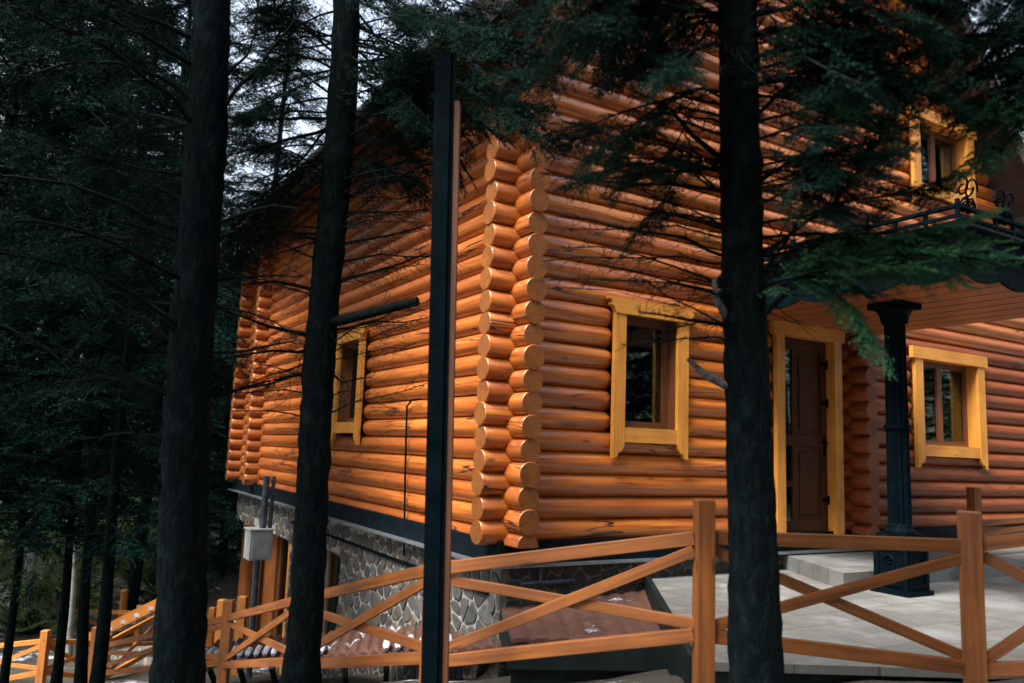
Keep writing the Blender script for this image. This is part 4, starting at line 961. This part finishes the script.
for pts, th, kind in (([(770, 335, D), (790, 290, D - .1), (835, 262, D - .2), (905, 248, D - .3), (985, 262, D - .35)], .024, 'bright_needles'),
                      ([(770, 300, D), (810, 270, D - .2), (840, 295, D - .25), (868, 335, D - .3)], .012, 'bright_needles'),
                      ([(770, 260, D), (810, 240, D - .1), (870, 235, D - .2), (950, 225, D - .3)], .016, 'bright_needles'),
                      ([(770, 240, D), (830, 230, D), (900, 255, D - .1), (960, 245, D - .1)], .014, 'bright_needles'), ([(770, 280, D), (810, 250, D - .1), (870, 225, D - .1), (930, 240, D - .2)], .014, 'bright_needles'), ([(770, 300, D), (800, 275, D - .2), (850, 270, D - .3), (905, 262, D - .35)], .012, 'bright_needles'),
                      ([(775, 290, D), (800, 262, D - .15), (860, 262, D - .25), (940, 268, D - .3)], .014, 'bright_needles')):
    limb(t3, pts, th, kind, twl=.3, twig_gap=.035, dead=.15, leaf_from=.22, spl=.22)
for pts, th in (([(775, 260, D), (825, 222, D - .1), (880, 135, D - .2), (930, 70, D - .3)], .02), ([(775, 195, D), (840, 130, D), (900, 60, D)], .02), ([(775, 130, D), (830, 50, D), (860, -20, D)], .02),
                ([(775, 285, D), (800, 240, D), (812, 170, D), (830, 120, D)], .012), ([(775, 230, D), (850, 200, D), (940, 190, D)], .012)):
    limb(t3, pts, th, 'fir_needles', twl=.4, twig_gap=.045, dead=.9, leaf_from=.35, spl=.24)
# boughs sweeping down to the left and right over the gable
for i in range(30):
    x0_ = 735; y0_ = rng.uniform(-190, 60); x1_ = rng.uniform(500, 690); y1_ = min(y0_ + rng.uniform(-10, 90) + 30, 85 + rng.uniform(-20, 20)); dd = rng.uniform(-.9, .5)
    limb(t3, [(x0_, y0_, D), ((x0_ * 2 + x1_) / 3, y0_ - 25, D + dd * .4), ((x0_ + x1_ * 2) / 3, (y0_ + y1_) / 2 - 10, D + dd * .8), (x1_, y1_, D + dd)], .016, 'fir_needles', twl=.46, twig_gap=.045, dead=.6, spl=.215)
for i in range(8):
    y0_ = rng.uniform(100, 190); x1_ = rng.uniform(540, 660); dd = rng.uniform(-.5, .5)
    limb(t3, [(735, y0_, D), (690, y0_ - 20, D + dd * .4), (x1_, y0_ + rng.uniform(-30, 60), D + dd)], .012, 'fir_needles', twl=.36, twig_gap=.045, dead=1.1, leaf_from=.5, spl=.2)
for i in range(38):
    y0_ = rng.uniform(-190, 110); x1_ = rng.uniform(850, 1010); y1_ = min(y0_ + rng.uniform(-30, 70) + 20, 95 + rng.uniform(-15, 15))
    if y0_ > 50: x1_ = rng.uniform(810, 895); dd = rng.uniform(-.9, .4)
    limb(t3, [(742, y0_, D), ((742 * 2 + x1_) / 3, y0_ - 25, D + dd * .4), ((742 + x1_ * 2) / 3, (y0_ + y1_) / 2 - 10, D + dd * .8), (x1_, y1_, D + dd)], .016, 'fir_needles', twl=.46, twig_gap=.045, dead=.6, spl=.215)
crown(t3, 5.0, 8.8, 14, 1.3, rise=.1, spl=.5, dens=.8)
# ---- fir beyond the right edge of the picture, its boughs reach in
t4 = near_tree((1190, 700), (1180, 0), 3.9, 60, 46, 'fir on the right whose needle tips reach into the upper right corner')
D = 3.9
for i in range(30):
    y0_ = rng.uniform(-170, 125); x1_ = rng.uniform(940, 1005) + max(0, y0_) * .2; y1_ = y0_ + rng.uniform(-10, 70)
    limb(t4, [(1180, y0_, D), ((1180 + x1_) / 2, y0_ - 20, D - .3), (x1_, y1_, D - .6)], .018, 'bright_needles' if y0_ > 95 else 'fir_needles', twl=.4, twig_gap=.05, dead=.3, spl=.24)
crown(t4, 4.6, 8.5, 12, 1.3, rise=.1, spl=.5, dens=.8)

# ------------------------------------------------------------------ forest firs
def far_fir(seed, H=15., Rc=2.3, z0=1.2, nb_=150):
    root = bpy.data.objects.new('fir_tree', None); COL.objects.link(root); root['_o'] = [0., 0., 0.]
    w = TM(); zs = np.linspace(-.6, H, 16); w.tube(np.stack([.1 * np.sin(zs * .5 + seed), .1 * np.cos(zs * .4 + seed), zs], 1), .11 * (1 - zs / (H + .8)) + .015, 9); w.build('trunk', 'fir_bark', root)
    l = TM(); b_ = TM()
    for i in range(nb_):
        t = ((i + rng.random()) / nb_) ** .85; z = z0 + (H - z0 - .2) * t; L = (Rc * (1 - t) ** .75 + .15) * rng.uniform(.7, 1.12); a = i * 2.399 + rng.normal(0, .2)
        d_ = np.array([math.cos(a), math.sin(a), 0]); k_ = 5; P = [np.array([0, 0, z]) + d_ * L * u + np.array([0, 0, L * (.12 * math.sin(u * 3) - .28 * u * u)]) for u in np.linspace(0, 1, k_)]
        b_.tube(P, np.linspace(.022, .006, k_), 3)
        for q in range(max(2, int(L / .30))):
            u = .2 + .8 * (q + rng.random() * .8) / max(2, int(L / .30)); u = min(u, 1); p = P[0] + (P[-1] - P[0]) * u; p[2] = np.interp(u, np.linspace(0, 1, k_), [x[2] for x in P])
            sd = np.array([-d_[1], d_[0], 0]) * rng.normal(0, .8); l.tris(place(SPF[rng.integers(5)], p - d_ * .15, d_ + sd + np.array([0, 0, rng.normal(-.25, .2)]), rng.uniform(.55, .95), roll_=rng.normal(0, .4)))
    l.build('crown', 'far_needles', root); b_.build('limbs', 'limb_bark', root); return root
protos = [far_fir(s, H, r_, z0, n_) for s, H, r_, z0, n_ in ((1, 15, 2.4, .8, 150), (2, 12, 2.1, .3, 150), (3, 17, 2.5, 2.2, 160), (4, 9, 1.9, .2, 130))]
used = set()
def put(k, x, y, label, group, sc=1., dz=0.):
    o = protos[k] if k not in used else copy_tree(protos[k]); used.add(k)
    o.location = (x, y, float(Hh(x, y)) - .05 + dz); o.rotation_euler = (0, 0, rng.random() * 6.28); o.scale = (sc, sc, sc)
    tag(o, label, 'fir tree', group)
    for ch in o.children: pass
    return o
G1, L1 = 'dark firs of the forest left of and behind the house', 'dense dark fir standing in the forest left of and behind the house'
spots = []
def try_far(px, d_, k, sc=1., lab=L1, grp=G1):
    p = at(px, 440, d_); x, y = p[0], p[1]
    if 2.4 < x < 16 and 5 < y < 17.5: return
    put(k, x, y, lab, grp, sc); spots.append((x, y))
for px, d_, k in ((-40, 9, 2), (-120, 7.5, 2), (150, 16, 2), (-60, 14, 2), (150, 21, 2), (30, 20, 1), (-30, 22, 0), (-120, 18, 2),
                  (110, 27, 1), (60, 31, 2), (-10, 30, 0), (-80, 29, 1), (140, 35, 2), (20, 40, 2), (100, 42, 0), (-60, 42, 1), (420, 70, 2),
                  (-200, 12, 0), (-220, 22, 2), (-300, 16, 1), (205, 19.5, 3), (236, 19.5, 3), (225, 24, 3), (285, 36, 3), (60, 24.5, 3), (-10, 23, 3), (120, 26, 3), (20, 26, 3), (180, 25, 3), (-130, 36, 2), (140, 55, 0), (50, 54, 2), (-40, 55, 0)):
    try_far(px, d_, k, rng.uniform(.85, 1.12))
G2, L2 = 'firs behind the house on the right', 'fir rising behind the house beyond the roof on the right'
for x, y, k in ((14, 20, 2), (20, 14, 0), (19, 21, 2), (9, 22, 0), (24, 8, 2), (22, 3, 0), (26, 18, 2), (5, 21, 2), (30, 10, 0)):
    put(k, x, y, L2, G2, 1.1)
G3, L3 = 'firs added behind the camera', 'fir added behind the camera to darken the front light and window reflections'  # unseen firs added to block low front light and darken reflections
for x, y, k in ((-4, -3, 0), (-1, -6, 2), (3, -5, 0), (7, -6, 1), (11, -8, 0), (-7, 2, 2), (15, -7, 2), (-3, -10, 0), (5, -11, 2), (10, -3.5, 3), (-9, -3, 0), (19, -4, 0), (-6, -6, 1), (0, -9, 1), (8, -10, 0), (14, -12, 2), (12.5, -3.8, 0), (15, -4.5, 1), (17, -5.5, 0), (21, -1.5, 0), (20, 1, 1), (1, -13, 2), (-8, -9, 0), (22, -9, 1), (-12, -6, 2)):
    put(k, x, y, L3, G3)
# thin trunks in the lower left
def thin(px0, py0, px1, py1, d_, w_, label, m='fir_bark', ztop=7, grp=None, cat='fir tree', name='fir_tree', crown_=True):
    A, B = at(px0, py0, d_), at(px1, py1, d_); g = float(Hh(A[0], A[1])) - .1
    root = thing(name, (A[0], A[1], g), label, cat, grp); ax = trunk_mesh(A, B, w_ / 2 * d_ / F, w_ / 2 * d_ / F * .75, min(g, A[2] - .1), ztop, 'trunk', root, m, n=12)
    if crown_:
        l = TM(); b_ = TM()
        for i in range(70):
            z = 0.15 + (ztop + .3) * (i / 70.) ** 1.0; c = ax(z); a = i * 2.4; L = 1.15 * (1 - i / 90.) * rng.uniform(.6, 1.2); dd = np.array([math.cos(a), math.sin(a), -.2])
            b_.tube([c, c + dd * L * .5 + np.array([0, 0, .06]), c + dd * L], [.012, .009, .004], 3)
            for q in range(4): l.tris(place(SPF[rng.integers(5)], c + dd * L * (.2 + .2 * q), dd + rng.normal(0, .5, 3), rng.uniform(.35, .6)))
        l.build('crown', 'far_needles', root); b_.build('limbs', 'limb_bark', root)
thin(4, 683, 18, 560, 9.0, 9, 'thin dark fir trunk nearest the left edge of the picture')
thin(56, 683, 68, 560, 9.3, 10, 'thin dark fir trunk just right of the square fence post, lower left')
thin(68, 683, 73, 570, 12.6, 8, 'thin pale grey trunk between two dark ones, lower left', m='pale_bark')
thin(80, 683, 88, 560, 8.6, 12, 'thin dark fir trunk third of the dark group, lower left')
thin(97, 683, 110, 540, 8.0, 14, 'leaning dark fir trunk, rightmost of the thin group, lower left')
thin(24, 683, 30, 560, 14.2, 14, 'pale birch trunk behind the fence in the lower left corner', m='pale_bark', cat='birch tree', name='birch_tree', crown_=False)
# bushes behind the lower fence
def bush(px, d_, r_, label, h=1.):
    p = at(px, 600, d_); x, y = p[0], p[1]; z = float(Hh(x, y)); root = thing('bush', (x, y, z), label, 'bush', 'leafy bushes behind the lower fence')
    l = TM(); w = TM()
    for i in range(60):
        a = rng.random() * 6.28; e = rng.uniform(.2, 1.4); dd = np.array([math.cos(a) * math.cos(e), math.sin(a) * math.cos(e), math.sin(e) * h]); L = r_ * rng.uniform(.6, 1.1)
        w.tube([(x, y, z), np.array([x, y, z]) + dd * L * .5, np.array([x, y, z]) + dd * L], [.012, .008, .003], 3)
        for q in range(4): l.tris(place(SPF[rng.integers(5)], np.array([x, y, z]) + dd * L * (.35 + .2 * q), rng.normal(0, 1, 3), rng.uniform(.25, .45)))
    w.build('stems', 'limb_bark', root); l.build('leaves', 'bush_leaves', root)
for i, px in enumerate((-15, 12, 95, 118, 142, 158)): bush(px, 17 + (i * 1.7) % 4, 1.6, ['green bush at the left picture edge behind the lower fence', 'green bush just right of the left edge behind the lower fence', 'green bush behind the left end of the snowy steps', 'green bush above the snowy steps', 'green bush behind the right end of the snowy steps', 'green bush beside the widest trunk behind the snowy steps'][i], 1.1)
bush(30, 14, 1.5, 'rounded green bush left of the birch trunk behind the lower fence'); bush(72, 16.5, 1.5, 'green bush between the thin trunks behind the lower fence'); bush(50, 18.5, 1.7, 'taller green bush at the back behind the lower fence', 1.2)
for o in bpy.data.objects:
    if '_o' in o: del o['_o']
